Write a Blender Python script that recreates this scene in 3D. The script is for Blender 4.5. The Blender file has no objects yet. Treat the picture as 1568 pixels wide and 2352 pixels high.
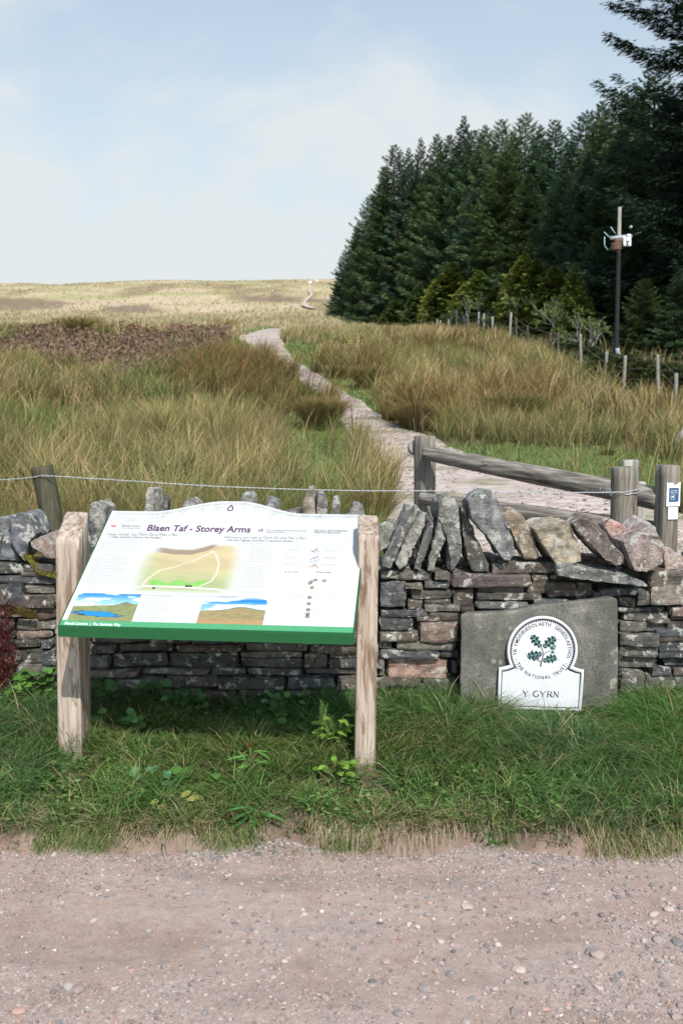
import bpy, bmesh, math, random
import numpy as np
from mathutils import Vector, noise as mnoise

random.seed(7)
rng = np.random.default_rng(7)
R = math.radians
C = bpy.context.scene.collection
SC = bpy.context.scene

# ------------------------------------------------------------------ camera
PITCH = R(6.0); EYE = 1.6
cp, sp = math.cos(PITCH), math.sin(PITCH)
cam = bpy.data.cameras.new("camera"); camo = bpy.data.objects.new("camera", cam); C.objects.link(camo)
camo.location = (0, 0, EYE); camo.rotation_euler = (R(90) - PITCH, 0, 0)
cam.sensor_fit = 'VERTICAL'; cam.sensor_height = 36.0; cam.sensor_width = 24.0
cam.lens = 36.0 * 2287 / 2352
cam.clip_start = 0.05; cam.clip_end = 3000
cam.dof.use_dof = True; cam.dof.focus_distance = 4.2; cam.dof.aperture_fstop = 5.6
SC.camera = camo

# ------------------------------------------------------------------ light
SUN_EL = R(44); SUN_X, SUN_Y = 0.27, -1.0
az = math.atan2(SUN_X, SUN_Y)
world = bpy.data.worlds.new("World"); SC.world = world; world.use_nodes = True
wn, wl = world.node_tree.nodes, world.node_tree.links
for n in list(wn): wn.remove(n)
wout = wn.new('ShaderNodeOutputWorld'); bg = wn.new('ShaderNodeBackground')
sky = wn.new('ShaderNodeTexSky'); sky.sky_type = 'NISHITA'; sky.sun_disc = False
sky.sun_elevation = SUN_EL; sky.sun_rotation = az % (2 * math.pi)
sky.air_density = 1.0; sky.dust_density = 1.6; sky.ozone_density = 1.2; sky.altitude = 300
tc = wn.new('ShaderNodeTexCoord')
sep = wn.new('ShaderNodeSeparateXYZ'); wl.new(tc.outputs['Generated'], sep.inputs[0])
mp = wn.new('ShaderNodeMapping'); mp.inputs['Scale'].default_value = (1.0, 1.0, 1.7); mp.inputs['Location'].default_value = (0.35, 0.1, 0.2)
wl.new(tc.outputs['Generated'], mp.inputs[0])
nz = wn.new('ShaderNodeTexNoise'); nz.inputs['Scale'].default_value = 3.4; nz.inputs['Detail'].default_value = 5.0; nz.inputs['Roughness'].default_value = 0.55
nz.inputs['Distortion'].default_value = 0.25
wl.new(mp.outputs[0], nz.inputs[0])
rp = wn.new('ShaderNodeMapRange'); rp.inputs[1].default_value = 0.40; rp.inputs[2].default_value = 0.68; rp.interpolation_type = 'SMOOTHSTEP'
wl.new(nz.outputs[0], rp.inputs[0])
hz = wn.new('ShaderNodeMapRange'); hz.inputs[1].default_value = 0.60; hz.inputs[2].default_value = 0.10
hz.inputs[3].default_value = 0.12; hz.inputs[4].default_value = 0.90
wl.new(sep.outputs[2], hz.inputs[0])
mx = wn.new('ShaderNodeMath'); mx.operation = 'MULTIPLY_ADD'; mx.use_clamp = True
mx.inputs[1].default_value = 0.62
wl.new(rp.outputs[0], mx.inputs[0]); wl.new(hz.outputs[0], mx.inputs[2])
cm = wn.new('ShaderNodeMix'); cm.data_type = 'RGBA'
cm.inputs[7].default_value = (6.7, 7.15, 7.3, 1)
hs = wn.new('ShaderNodeHueSaturation'); hs.inputs['Saturation'].default_value = 1.05; hs.inputs['Value'].default_value = 1.55
wl.new(sky.outputs[0], hs.inputs['Color'])
tn = wn.new('ShaderNodeMix'); tn.data_type = 'RGBA'; tn.blend_type = 'MULTIPLY'; tn.inputs[0].default_value = 1; tn.inputs[7].default_value = (.93, 1.04, 1.0, 1)
wl.new(hs.outputs[0], tn.inputs[6])
fr = wn.new('ShaderNodeMapRange'); fr.inputs[1].default_value = -.35; fr.inputs[2].default_value = .45; fr.inputs[3].default_value = .05; wl.new(sep.outputs[1], fr.inputs[0])
fm = wn.new('ShaderNodeMath'); fm.operation = 'MULTIPLY'; wl.new(mx.outputs[0], fm.inputs[0]); wl.new(fr.outputs[0], fm.inputs[1])
wl.new(fm.outputs[0], cm.inputs[0]); wl.new(tn.outputs[2], cm.inputs[6])
wl.new(cm.outputs[2], bg.inputs[0]); bg.inputs[1].default_value = 0.12
wl.new(bg.outputs[0], wout.inputs[0])

sun = bpy.data.lights.new("sun", 'SUN'); sun.energy = 4.9; sun.angle = R(0.5); sun.color = (1.0, 0.955, 0.89)
suno = bpy.data.objects.new("sun", sun); C.objects.link(suno)
sdir = Vector((SUN_X, SUN_Y, math.hypot(SUN_X, SUN_Y) * math.tan(SUN_EL))).normalized()
suno.rotation_euler = sdir.to_track_quat('Z', 'Y').to_euler(); suno.location = (5, -10, 20)

SC.view_settings.view_transform = 'Standard'; SC.view_settings.look = 'None'
SC.view_settings.exposure = -0.05; SC.view_settings.gamma = 1.0
SC.render.engine = 'CYCLES'
SC.cycles.max_bounces = 5; SC.cycles.diffuse_bounces = 3; SC.cycles.glossy_bounces = 2
SC.cycles.transmission_bounces = 3; SC.cycles.transparent_max_bounces = 4
SC.cycles.use_denoising = True
SC.cycles.sample_clamp_indirect = 4.0

# ------------------------------------------------------------------ measuring helpers
F = 2287.0; CX, CY = 784.0, 1176.0
def ray(px, py):
    a = (px - CX) / F; b = (CY - py) / F
    return np.array([a, cp + b * sp, -sp + b * cp])
def P(px, py, Y):
    d = ray(px, py); t = Y / d[1]
    return np.array([d[0] * t, Y, EYE + d[2] * t])
def proj(x, y, z):
    z = z - EYE
    d = y * cp - z * sp; u = y * sp + z * cp
    d = np.maximum(d, 0.01)
    return CX + F * x / d, CY - F * u / d

# ------------------------------------------------------------------ numpy noise
def _h(ix, iy, iz):
    n = (ix * 374761393 + iy * 668265263 + iz * 2147483647 + 1013904223).astype(np.int64) & 0xffffffff
    n = ((n ^ (n >> 13)) * 1274126177) & 0xffffffff
    n = (n ^ (n >> 16)) & 0xffff
    return n / 65535.0
def vn(x, y, z=0.0, s=0):
    x, y, z = np.broadcast_arrays(np.asarray(x, float), np.asarray(y, float), np.asarray(z, float))
    ix, iy, iz = np.floor(x).astype(np.int64), np.floor(y).astype(np.int64), np.floor(z).astype(np.int64)
    fx, fy, fz = x - ix, y - iy, z - iz
    fx, fy, fz = fx*fx*(3-2*fx), fy*fy*(3-2*fy), fz*fz*(3-2*fz)
    iz = iz + s * 57
    r = 0
    for dx in (0, 1):
        for dy in (0, 1):
            for dz in (0, 1):
                r = r + _h(ix+dx, iy+dy, iz+dz) * (fx if dx else 1-fx) * (fy if dy else 1-fy) * (fz if dz else 1-fz)
    return r
def fbm(x, y, z=0.0, o=3, s=0):
    r = 0; a = 1; t = 0
    x = np.asarray(x, float); y = np.asarray(y, float); z = np.asarray(z, float)
    for k in range(o):
        r = r + a * vn(x, y, z, s + k); t += a; a *= .5; x = x*2.03+5.1; y = y*2.03+1.7; z = z*2.03+9.2
    return r / t
def sm(a, b, x):
    t = np.clip((x - a) / (b - a), 0, 1); return t*t*(3-2*t)
def lerp(a, b, t): return a + (b - a) * t
def mixc(a, b, t):
    a = np.asarray(a, float); b = np.asarray(b, float); t = np.asarray(t)[..., None]
    return a * (1 - t) + b * t

# ------------------------------------------------------------------ object helpers
def tag(o, label=None, cat=None, group=None, kind=None):
    if label: o['label'] = label
    if cat: o['category'] = cat
    if group: o['group'] = group
    if kind: o['kind'] = kind
    return o
def thing(name, loc, label, cat, group=None):
    o = bpy.data.objects.new(name, None); C.objects.link(o); o.location = loc
    o.empty_display_size = .2
    return tag(o, label, cat, group)
def mesh_np(name, V, Fc, mat=None, col=None, smooth=False):
    V = np.asarray(V, np.float32); me = bpy.data.meshes.new(name)
    me.vertices.add(len(V)); me.vertices.foreach_set('co', V.ravel())
    if isinstance(Fc, np.ndarray):
        k = Fc.shape[1]; n = len(Fc); loops = Fc.ravel(); starts = np.arange(n) * k
    else:
        ln = np.array([len(f) for f in Fc]); n = len(Fc)
        loops = np.concatenate([np.asarray(f) for f in Fc]); starts = np.concatenate([[0], np.cumsum(ln)[:-1]])
    me.loops.add(len(loops)); me.loops.foreach_set('vertex_index', loops.astype(np.int32))
    me.polygons.add(n); me.polygons.foreach_set('loop_start', starts.astype(np.int32))
    me.update(calc_edges=True)
    me.polygons.foreach_set('use_smooth', np.full(n, bool(smooth)))
    if col is not None:
        col = np.asarray(col, np.float32)
        if col.shape[1] == 3: col = np.hstack([col, np.ones((len(col), 1), np.float32)])
        a = me.color_attributes.new('Col', 'FLOAT_COLOR', 'POINT'); a.data.foreach_set('color', col.ravel())
    if mat: me.materials.append(mat)
    return me
def wloc(o):
    v = Vector((0, 0, 0))
    while o is not None: v = v + o.location; o = o.parent
    return v
def link(name, me, parent=None):
    o = bpy.data.objects.new(name, me); C.objects.link(o)
    if parent is not None:
        w = wloc(parent); o.parent = parent
        me.transform(__import__('mathutils').Matrix.Translation(-w))
    return o
class MB:
    """collects geometry in world coordinates"""
    def __init__(s): s.V = []; s.F = []; s.C = []; s.n = 0
    def add(s, V, Fc, col=None):
        V = np.asarray(V, float)
        s.V.append(V)
        for f in Fc: s.F.append([int(i) + s.n for i in f])
        s.n += len(V)
        if col is not None:
            col = np.asarray(col, float)
            if col.ndim == 1: col = np.tile(col, (len(V), 1))
            s.C.append(col)
        return s
    def build(s, name, mat, parent=None, smooth=False):
        me = mesh_np(name, np.concatenate(s.V), s.F, mat, np.concatenate(s.C) if s.C else None, smooth)
        return link(name, me, parent)

# ------------------------------------------------------------------ materials
def newmat(name):
    m = bpy.data.materials.new(name); m.use_nodes = True
    nt = m.node_tree; b = nt.nodes['Principled BSDF']
    return m, nt, b
def N(nt, t, **k):
    n = nt.nodes.new(t)
    for a, v in k.items(): setattr(n, a, v)
    return n
def ramp(nt, src, stops, interp='LINEAR'):
    r = N(nt, 'ShaderNodeValToRGB'); r.color_ramp.interpolation = interp
    e = r.color_ramp.elements
    while len(e) < len(stops): e.new(0.5)
    for i, (p, c) in enumerate(stops):
        e[i].position = p; e[i].color = (*c, 1) if len(c) == 3 else c
    nt.links.new(src, r.inputs[0]); return r.outputs[0]
def noise_n(nt, vec, scale, detail=4, rough=.55, dist=0.0):
    n = N(nt, 'ShaderNodeTexNoise'); n.inputs['Scale'].default_value = scale
    n.inputs['Detail'].default_value = detail; n.inputs['Roughness'].default_value = rough; n.inputs['Distortion'].default_value = dist
    if vec is not None: nt.links.new(vec, n.inputs[0])
    return n.outputs[0]
def coords(nt, scale=(1, 1, 1), rot=(0, 0, 0)):
    t = N(nt, 'ShaderNodeTexCoord'); m = N(nt, 'ShaderNodeMapping')
    m.inputs['Scale'].default_value = scale; m.inputs['Rotation'].default_value = rot
    nt.links.new(t.outputs['Object'], m.inputs[0]); return m.outputs[0]
def mixn(nt, f, a, b, mode='MIX'):
    m = N(nt, 'ShaderNodeMix', data_type='RGBA', blend_type=mode)
    for s, v in ((0, f), (6, a), (7, b)):
        if isinstance(v, (int, float)): m.inputs[s].default_value = v
        elif isinstance(v, tuple): m.inputs[s].default_value = (*v, 1) if len(v) == 3 else v
        else: nt.links.new(v, m.inputs[s])
    return m.outputs[2]
def bump(nt, b, src, strength=.4, dist=.01):
    n = N(nt, 'ShaderNodeBump'); n.inputs['Strength'].default_value = strength; n.inputs['Distance'].default_value = dist
    nt.links.new(src, n.inputs['Height']); nt.links.new(n.outputs[0], b.inputs['Normal'])
def flat(name, col, rough=.6, spec=.5, metal=0.0):
    m, nt, b = newmat(name)
    n = noise_n(nt, coords(nt), 60, 3)
    c = mixn(nt, .06, tuple(col), ramp(nt, n, [(.3, (0, 0, 0)), (.7, (1, 1, 1))]), 'SOFT_LIGHT')
    nt.links.new(c, b.inputs['Base Color']); b.inputs['Roughness'].default_value = rough
    b.inputs['Specular IOR Level'].default_value = spec; b.inputs['Metallic'].default_value = metal
    return m
def leafmat(name, trans=.35, rough=.55, spec=.25):
    m, nt, b = newmat(name)
    a = N(nt, 'ShaderNodeAttribute'); a.attribute_name = 'Col'
    nt.links.new(a.outputs[0], b.inputs['Base Color']); b.inputs['Roughness'].default_value = rough
    b.inputs['Specular IOR Level'].default_value = spec
    t = N(nt, 'ShaderNodeBsdfTranslucent'); nt.links.new(a.outputs[0], t.inputs[0])
    mx = N(nt, 'ShaderNodeMixShader'); mx.inputs[0].default_value = trans
    out = [n for n in nt.nodes if n.type == 'OUTPUT_MATERIAL'][0]
    nt.links.new(b.outputs[0], mx.inputs[1]); nt.links.new(t.outputs[0], mx.inputs[2]); nt.links.new(mx.outputs[0], out.inputs[0])
    return m
def colmat(name, rough=.7, spec=.3):
    m, nt, b = newmat(name)
    a = N(nt, 'ShaderNodeAttribute'); a.attribute_name = 'Col'
    nt.links.new(a.outputs[0], b.inputs['Base Color']); b.inputs['Roughness'].default_value = rough
    b.inputs['Specular IOR Level'].default_value = spec
    return m

def stonemat(name, lichen=.5, bumpy=.7):
    m, nt, b = newmat(name)
    a = N(nt, 'ShaderNodeAttribute'); a.attribute_name = 'Col'
    v = coords(nt)
    n1 = noise_n(nt, v, 22, 6, .65)
    c = mixn(nt, .75, a.outputs[0], ramp(nt, n1, [(.34, (.10, .10, .10)), (.52, (.5, .5, .5)), (.68, (.90, .89, .86))]), 'OVERLAY')
    n2 = noise_n(nt, v, 6, 4, .6)
    c = mixn(nt, ramp(nt, n2, [(.48, (0, 0, 0)), (.68, (.55, .55, .55))]), c, (.17, .15, .115))
    # lichen: crusty pale blots
    n3 = noise_n(nt, v, 19, 5, .62, .5)
    n4 = noise_n(nt, v, 70, 3, .7)
    ad = N(nt, 'ShaderNodeMath', operation='MULTIPLY_ADD'); ad.inputs[1].default_value = .30
    nt.links.new(n4, ad.inputs[0]); nt.links.new(n3, ad.inputs[2])
    lm = ramp(nt, ad.outputs[0], [(.775 - .075 * lichen, (0, 0, 0)), (.83 - .075 * lichen, (.9, .9, .9))])
    c = mixn(nt, lm, c, (.52, .51, .46))
    vo = N(nt, 'ShaderNodeTexVoronoi'); vo.inputs['Scale'].default_value = 16; vo.inputs['Randomness'].default_value = 1
    wv = mixn(nt, .04, v, noise_n(nt, v, 40, 2), 'ADD'); nt.links.new(wv, vo.inputs[0])
    wn_ = N(nt, 'ShaderNodeTexWhiteNoise'); nt.links.new(vo.outputs['Position'], wn_.inputs[0])
    gt = N(nt, 'ShaderNodeMath', operation='GREATER_THAN'); gt.inputs[1].default_value = 1 - .16 * lichen; nt.links.new(wn_.outputs[0], gt.inputs[0])
    sp_ = ramp(nt, vo.outputs['Distance'], [(.16, (1, 1, 1)), (.24, (0, 0, 0))])
    mm = N(nt, 'ShaderNodeMath', operation='MULTIPLY'); nt.links.new(gt.outputs[0], mm.inputs[0]); nt.links.new(sp_, mm.inputs[1])
    c = mixn(nt, mm.outputs[0], c, (.60, .62, .58))
    nt.links.new(c, b.inputs['Base Color']); b.inputs['Roughness'].default_value = .82; b.inputs['Specular IOR Level'].default_value = .3
    vs = coords(nt, (1, 1, 3.5))
    n5 = noise_n(nt, vs, 55, 6, .7)
    hm = N(nt, 'ShaderNodeMath', operation='MULTIPLY_ADD'); hm.inputs[1].default_value = .5; nt.links.new(n1, hm.inputs[0]); nt.links.new(n5, hm.inputs[2])
    bump(nt, b, hm.outputs[0], min(1, bumpy * 1.3), .016)
    return m
def woodmat(name, base, dark, light, axis='z', streak=.5, cracks=.5, turn=0.0):
    m, nt, b = newmat(name)
    def coords(nt, sc):
        t = N(nt, 'ShaderNodeTexCoord'); mm = N(nt, 'ShaderNodeMapping', vector_type='TEXTURE'); mm.inputs['Scale'].default_value = tuple(1 / q for q in sc)
        mm.inputs['Rotation'].default_value = (0, 0, turn); nt.links.new(t.outputs['Object'], mm.inputs[0]); return mm.outputs[0]
    s = {'z': (1, 1, .06), 'x': (.06, 1, 1), 'y': (1, .06, 1)}[axis]
    v = coords(nt, s)
    n1 = noise_n(nt, v, 45, 6, .65, .3)
    c = ramp(nt, n1, [(.28, dark), (.5, base), (.75, light)])
    s2 = {'z': (1, 1, .14), 'x': (.14, 1, 1), 'y': (1, .14, 1)}[axis]
    n2 = noise_n(nt, coords(nt, s2), 26, 5, .7, .6)
    c = mixn(nt, ramp(nt, n2, [(.60 - .1 * streak, (0, 0, 0)), (.68 - .1 * streak, (.8, .8, .8))]), c, tuple(np.array(dark) * .8))
    n3 = noise_n(nt, v, 130, 3, .6)
    c = mixn(nt, ramp(nt, n3, [(.66, (0, 0, 0)), (.72, (cracks, cracks, cracks))]), c, tuple(np.array(dark) * .3))
    nt.links.new(c, b.inputs['Base Color']); b.inputs['Roughness'].default_value = .78; b.inputs['Specular IOR Level'].default_value = .25
    bump(nt, b, n1, .6, .006)
    return m

M = {}
M['grass'] = leafmat('grass_blades', .18)
M['dry'] = leafmat('dry_blades', .14, .7)
M['needles'] = leafmat('needles', .2, .5, .3)
_nt = M['needles'].node_tree; _oi = _nt.nodes.new('ShaderNodeObjectInfo'); _src = [n for n in _nt.nodes if n.type == 'ATTRIBUTE'][0].outputs[0]
_r = ramp(_nt, _oi.outputs['Random'], [(0, (.62, .68, .58)), (.35, (1.1, 1.0, .66)), (.6, (.8, .92, .88)), (1, (1.35, 1.25, 1.05))])
_mc = mixn(_nt, 1.0, _src, _r, 'MULTIPLY')
for n in _nt.nodes:
    if n.type in ('BSDF_PRINCIPLED', 'BSDF_TRANSLUCENT'): _nt.links.new(_mc, n.inputs[0])
M['leaf'] = leafmat('leaves', .35, .45)
M['heather'] = leafmat('heather', .15, .8, .1)
M['ground'] = colmat('soil_and_turf', .95, .1)
M['stone'] = stonemat('wall_stone', .85)
M['lichen_stone'] = stonemat('coping_stone', 1.15, .8)
M['panelwood'] = woodmat('peeled_wood', (.42, .345, .285), (.20, .125, .08), (.57, .505, .44), 'z', .9, .9)
M['oldwood_z'] = woodmat('weathered_wood', (.20, .175, .145), (.065, .055, .045), (.36, .33, .29), 'z', .3, .8)
M['oldwood_x'] = woodmat('weathered_rail', (.22, .19, .16), (.055, .045, .038), (.52, .49, .44), 'x', .3, .8, R(-53))
M['mossywood'] = woodmat('mossy_wood', (.075, .068, .042), (.03, .028, .018), (.14, .13, .09), 'z', .4, .6)
M['greywood'] = woodmat('grey_wood', (.34, .33, .30), (.14, .13, .12), (.50, .49, .46), 'z', .3, .5)
M['fencepost'] = woodmat('fence_post_wood', (.25, .23, .20), (.09, .08, .07), (.40, .38, .34), 'z', .3, .6)
M['darkpost'] = woodmat('dark_post', (.07, .06, .05), (.02, .02, .018), (.13, .12, .11), 'z', .3, .5)
M['wire'] = flat('galvanised_wire', (.50, .52, .54), .4, .5, .6)
M['fwire'] = flat('old_wire', (.30, .30, .29), .5, .4, .5)
M['bark'] = woodmat('bark', (.085, .065, .05), (.03, .024, .02), (.15, .12, .10), 'z', .3, .5)

# ------------------------------------------------------------------ terrain
HY = np.array([0, 5, 8, 12, 20, 25, 35, 48, 60, 80, 114, 150, 200, 260, 320, 420, 600, 900])
HZ = np.array([-1.3, -1.3, -1.3, -1.1, -.56, -.1, 1.3, 3.2, 4.1, 5.6, 8.9, 13, 21, 31.7, 40, 50, 60, 70.0]) + EYE
_yy = np.linspace(0, 900, 3601); _zz = np.interp(_yy, HY, HZ)
_k = np.ones(9) / 9; _zz = np.concatenate([_zz[:4], np.convolve(_zz, _k, 'valid'), _zz[-4:]])
def edge_y(x):                       # where gravel meets the grassy bank
    e = 3.47 + .07 * (fbm(x * 2.1 + 3, 0 * x, 0, 3) - .5) * 2 + .03 * (vn(x * 9, 1.0) - .5)
    e = e + .09 * np.exp(-((x + .22) / .12) ** 2) + .07 * np.exp(-((x - .5) / .13) ** 2) - .02 * np.exp(-((x - .2) / .2) ** 2)
    return e
def zt(x, y):
    x = np.asarray(x, float); y = np.asarray(y, float)
    t = y - edge_y(x)
    zb = np.interp(t, [-.3, -.03, .0, .03, .07, .2, .5, .85, 1.2, 1.8], [-.06, -.03, .006, .045, .068, .085, .118, .155, .19, .25])
    zb = zb + .02 * (fbm(x * 22, y * 22, 0, 2, 8) - .5) * sm(-.02, .03, t) * sm(.2, .08, t)
    zb = zb + .035 * (fbm(x * 3, y * 3, 0, 3, 5) - .5) * sm(.05, .3, t)
    zf = np.interp(y, _yy, _zz)
    w = sm(5, 12, y)
    zf = zf + w * .22 * (fbm(x * .35, y * .35, 0, 3, 9) - .5)
    zf = zf + sm(15, 60, y) * 1.0 * (fbm(x * .08 + 3, y * .06, 0, 3, 12) - .5)
    zf = zf + sm(60, 200, y) * 1.6 * (fbm(x * .02 + 7, y * .025, 0, 3, 15) - .5)
    zf = zf - sm(140, 320, y) * .012 * np.clip(-x, 0, 200)
    # left shoulder under the heather
    zf = zf + .35 * np.exp(-((x + 9) / 7) ** 2 - ((y - 30) / 8) ** 2)
    return lerp(zb, zf, sm(4.9, 5.6, y))
def hit(px, py, y0=3.0, y1=600):
    d = ray(px, py); ys = np.geomspace(y0, y1, 2500); t = ys / d[1]
    xs = d[0] * t; zs = EYE + d[2] * t; g = zt(xs, ys)
    b = np.where(zs <= g)[0]
    i = b[0] if len(b) else len(ys) - 1
    return np.array([xs[i], ys[i], g[i]])

# path edges: (photo row, left, right)
PE = [(1240, 880, 1680), (1200, 880, 1640), (1180, 890, 1560), (1155, 900, 1430), (1120, 905, 1290), (1090, 900, 1180), (1060, 885, 1090), (1030, 850, 1025),
      (1000, 812, 968), (970, 790, 882), (940, 772, 852), (910, 752, 802), (885, 705, 765), (860, 672, 722), (840, 640, 696), (820, 605, 672), (800, 575, 655), (780, 556, 641), (770, 560, 643), (763, 580, 650), (757, 612, 664), (752, 650, 684)]
_pd = [(hit(l, r_), hit(r, r_)) for r_, l, r in PE]
PY = np.array([(a[1] + b[1]) / 2 for a, b in _pd]); PL = np.array([a[0] for a, b in _pd]); PR = np.array([b[0] for a, b in _pd])
_o = np.argsort(PY); PY, PL, PR = PY[_o], PL[_o], PR[_o]
PE2 = [(712, 714, 728), (705, 692, 710), (697, 694, 703), (690, 701, 709), (680, 712, 719), (672, 706, 713), (664, 706, 712), (655, 709, 713)]
_pd2 = [(hit(l, r_), hit(r, r_)) for r_, l, r in PE2]
def inpath(x, y, pad=0.0):
    wob = .12 * (vn(np.asarray(y) * 1.3, 2.0, np.sign(x)) - .5) + pad
    return (x > np.interp(y, PY, PL) - wob) & (x < np.interp(y, PY, PR) + wob) & (y > PY[0] - 3.2) & (y < PY[-1] + 1)

_fy = np.array([a[1] for a, b_ in _pd2]); _fl = np.array([a[0] for a, b_ in _pd2]); _fr = np.array([b_[0] for a, b_ in _pd2]); _fo = np.argsort(_fy)
def infar(x, y):
    yy_ = y + 3.0
    return ((x > np.interp(y, _fy[_fo], _fl[_fo]) - .4) & (x < np.interp(y, _fy[_fo], _fr[_fo]) + .4) & (y > _fy.min() - 6) & (y < _fy.max() + 2)) | ((x > np.interp(yy_, _fy[_fo], _fl[_fo]) - .3) & (x < np.interp(yy_, _fy[_fo], _fr[_fo]) + .3) & (y > _fy.min() - 8) & (y < _fy.max()))
def zone(x, y, z=None):
    """weights of plant cover at a ground spot: lawn, heather, rush, straw"""
    if z is None: z = zt(x, y)
    px, py = proj(x, y, z)
    n = fbm(x * .6, y * .4, 0, 3, 21); n2 = fbm(x * .15, y * .1, 0, 3, 31)
    def el(cx, cy, rx, ry): 
        d = ((px - cx) / rx) ** 2 + ((py - cy) / ry) ** 2
        return sm(1.35, .75, d + (n - .5) * 1.4)
    lawn = np.maximum.reduce([el(730, 1040, 85, 95), el(1200, 1075, 330, 55), el(1480, 1110, 180, 50), el(760, 895, 105, 30), el(690, 820, 45, 45), el(620, 760, 70, 10), el(575, 800, 50, 32),
                              .9 * el(850, 925, 60, 25)])
    lawn = lawn * (y > 5.6)
    heath = np.maximum.reduce([el(190, 812, 230, 42), el(460, 800, 120, 26), el(330, 845, 130, 16), el(40, 700, 120, 14), el(300, 710, 70, 9), el(620, 687, 70, 8), el(740, 690, 40, 5)])
    rush = np.maximum.reduce([el(590, 870, 190, 62), el(720, 940, 70, 55), el(960, 960, 95, 40), el(1190, 930, 110, 45), el(850, 868, 45, 30), el(180, 745, 60, 16), el(510, 750, 40, 12)])
    return lawn, heath * (1 - lawn), rush * (1 - lawn), n, n2, px, py

# the one ground sheet: verge bank, field and hill
ys = np.concatenate([np.arange(3.1, 5.2, .02), np.arange(5.2, 12, .12), np.arange(12, 40, .35), np.arange(40, 120, 1.2), np.arange(120, 420, 4), np.arange(420, 901, 30)])
s = np.linspace(-1, 1, 421); s = np.sign(s) * np.abs(s) ** 1.25
YY, SS = np.meshgrid(ys, s, indexing='ij'); XX = SS * (3.2 + 1.0 * (YY - 3))
ZZ = zt(XX, YY)
ny, nx = XX.shape
V = np.stack([XX, YY, ZZ], -1).reshape(-1, 3)
idx = np.arange(ny * nx).reshape(ny, nx)
Q = np.stack([idx[:-1, :-1], idx[:-1, 1:], idx[1:, 1:], idx[1:, :-1]], -1).reshape(-1, 4)
lawn, heath, rush, n1, n2, px, py = zone(XX, YY, ZZ)
t = YY - edge_y(XX)
colr = mixc((.10, .095, .04), (.20, .165, .085), np.clip((n1 - .3) * 2.2, 0, 1))
far = sm(45, 140, YY)
fine = fbm(XX * .9, YY * .35, 0, 3, 44); mid = fbm(XX * .11, YY * .035, 0, 4, 47); band = fbm(XX * .03, YY * .10, 0, 4, 49)
fc = mixc((.48, .385, .26), (.40, .325, .19), sm(.42, .62, mid))
fc = mixc(fc, np.array((.28, .30, .12)) + 0 * fc, sm(.55, .66, band) * .7)
fc = mixc(fc, np.array((.20, .135, .10)) + 0 * fc, sm(.57, .68, mid + (fine - .5) * .2) * .6)
fc = fc * (0.85 + .3 * fine)[..., None]
colr = mixc(colr, fc, far)
colr = mixc(colr, np.array((.105, .15, .045)) + 0 * colr, lawn * .9)
colr = mixc(colr, mixc((.15, .105, .075), (.24, .175, .125), fine), heath * lerp(.8, .85, far))
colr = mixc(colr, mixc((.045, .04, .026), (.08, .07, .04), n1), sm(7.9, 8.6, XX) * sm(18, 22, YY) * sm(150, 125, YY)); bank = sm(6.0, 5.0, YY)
bc = mixc((.075, .06, .042), (.16, .115, .085), fbm(XX * 6, YY * 6, 0, 3, 51))
bc = mixc(bc, mixc((.16, .105, .08), (.34, .25, .21), fbm(XX * 30, YY * 30, 0, 3, 6)), sm(.07, .01, t + (fbm(XX * 8, YY * 8, 0, 2, 3) - .5) * .12))
colr = mixc(colr, bc, bank)
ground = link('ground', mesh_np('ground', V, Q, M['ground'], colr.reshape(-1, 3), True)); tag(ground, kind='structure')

# gravel track
m, nt, b = newmat('gravel_track'); M['gravel'] = m
v = coords(nt)
n1_ = noise_n(nt, v, 1.6, 5, .6); n2_ = noise_n(nt, v, 260, 3, .7); n3_ = noise_n(nt, v, 26, 5, .7)
c = ramp(nt, n1_, [(.32, (.385, .272, .228)), (.5, (.475, .365, .32)), (.68, (.41, .34, .305))])
c = mixn(nt, .5, c, ramp(nt, n2_, [(.33, (.22, .22, .22)), (.5, (.5, .5, .5)), (.68, (.8, .8, .8))]), 'OVERLAY')
c = mixn(nt, .35, c, ramp(nt, n3_, [(.3, (.25, .25, .25)), (.7, (.72, .72, .72))]), 'OVERLAY')
n6_ = noise_n(nt, coords(nt, (.7, 3.2, 1)), 1.5, 4, .6, .4)
c = mixn(nt, ramp(nt, n6_, [(.50, (0, 0, 0)), (.66, (.55, .55, .55))]), c, (.30, .225, .19))
nt.links.new(c, b.inputs['Base Color']); b.inputs['Roughness'].default_value = .95; b.inputs['Specular IOR Level'].default_value = .1
vo = N(nt, 'ShaderNodeTexVoronoi'); vo.inputs['Scale'].default_value = 190; nt.links.new(mixn(nt, .02, v, n2_, 'ADD'), vo.inputs[0])
hh = N(nt, 'ShaderNodeMath', operation='MULTIPLY_ADD'); hh.inputs[1].default_value = -.6; nt.links.new(vo.outputs[0], hh.inputs[0]); nt.links.new(n3_, hh.inputs[2])
bump(nt, b, hh.outputs[0], .6, .009)
gx = np.concatenate([[-60, -20, -6], np.linspace(-2.6, 2.6, 260), [6, 20, 60]]); gy = np.concatenate([[-30, -8, 0], np.linspace(1.6, 3.9, 120)])
GY, GX = np.meshgrid(gy, gx, indexing='ij')
GZ = .012 * (fbm(GX * 2, GY * 2, 0, 3, 61) - .5) * 2 + .004 * (fbm(GX * 30, GY * 30, 0, 2, 62) - .5) - .06 * sm(3.66, 3.9, GY)
gi = np.arange(GX.size).reshape(GX.shape)
GQ = np.stack([gi[:-1, :-1], gi[:-1, 1:], gi[1:, 1:], gi[1:, :-1]], -1).reshape(-1, 4)
tag(link('gravel_track', mesh_np('gravel_track', np.stack([GX, GY, GZ], -1).reshape(-1, 3), GQ, M['gravel'], None, True)), kind='structure')
def gz(x, y): return .012 * (fbm(x * 2, y * 2, 0, 3, 61) - .5) * 2

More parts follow.
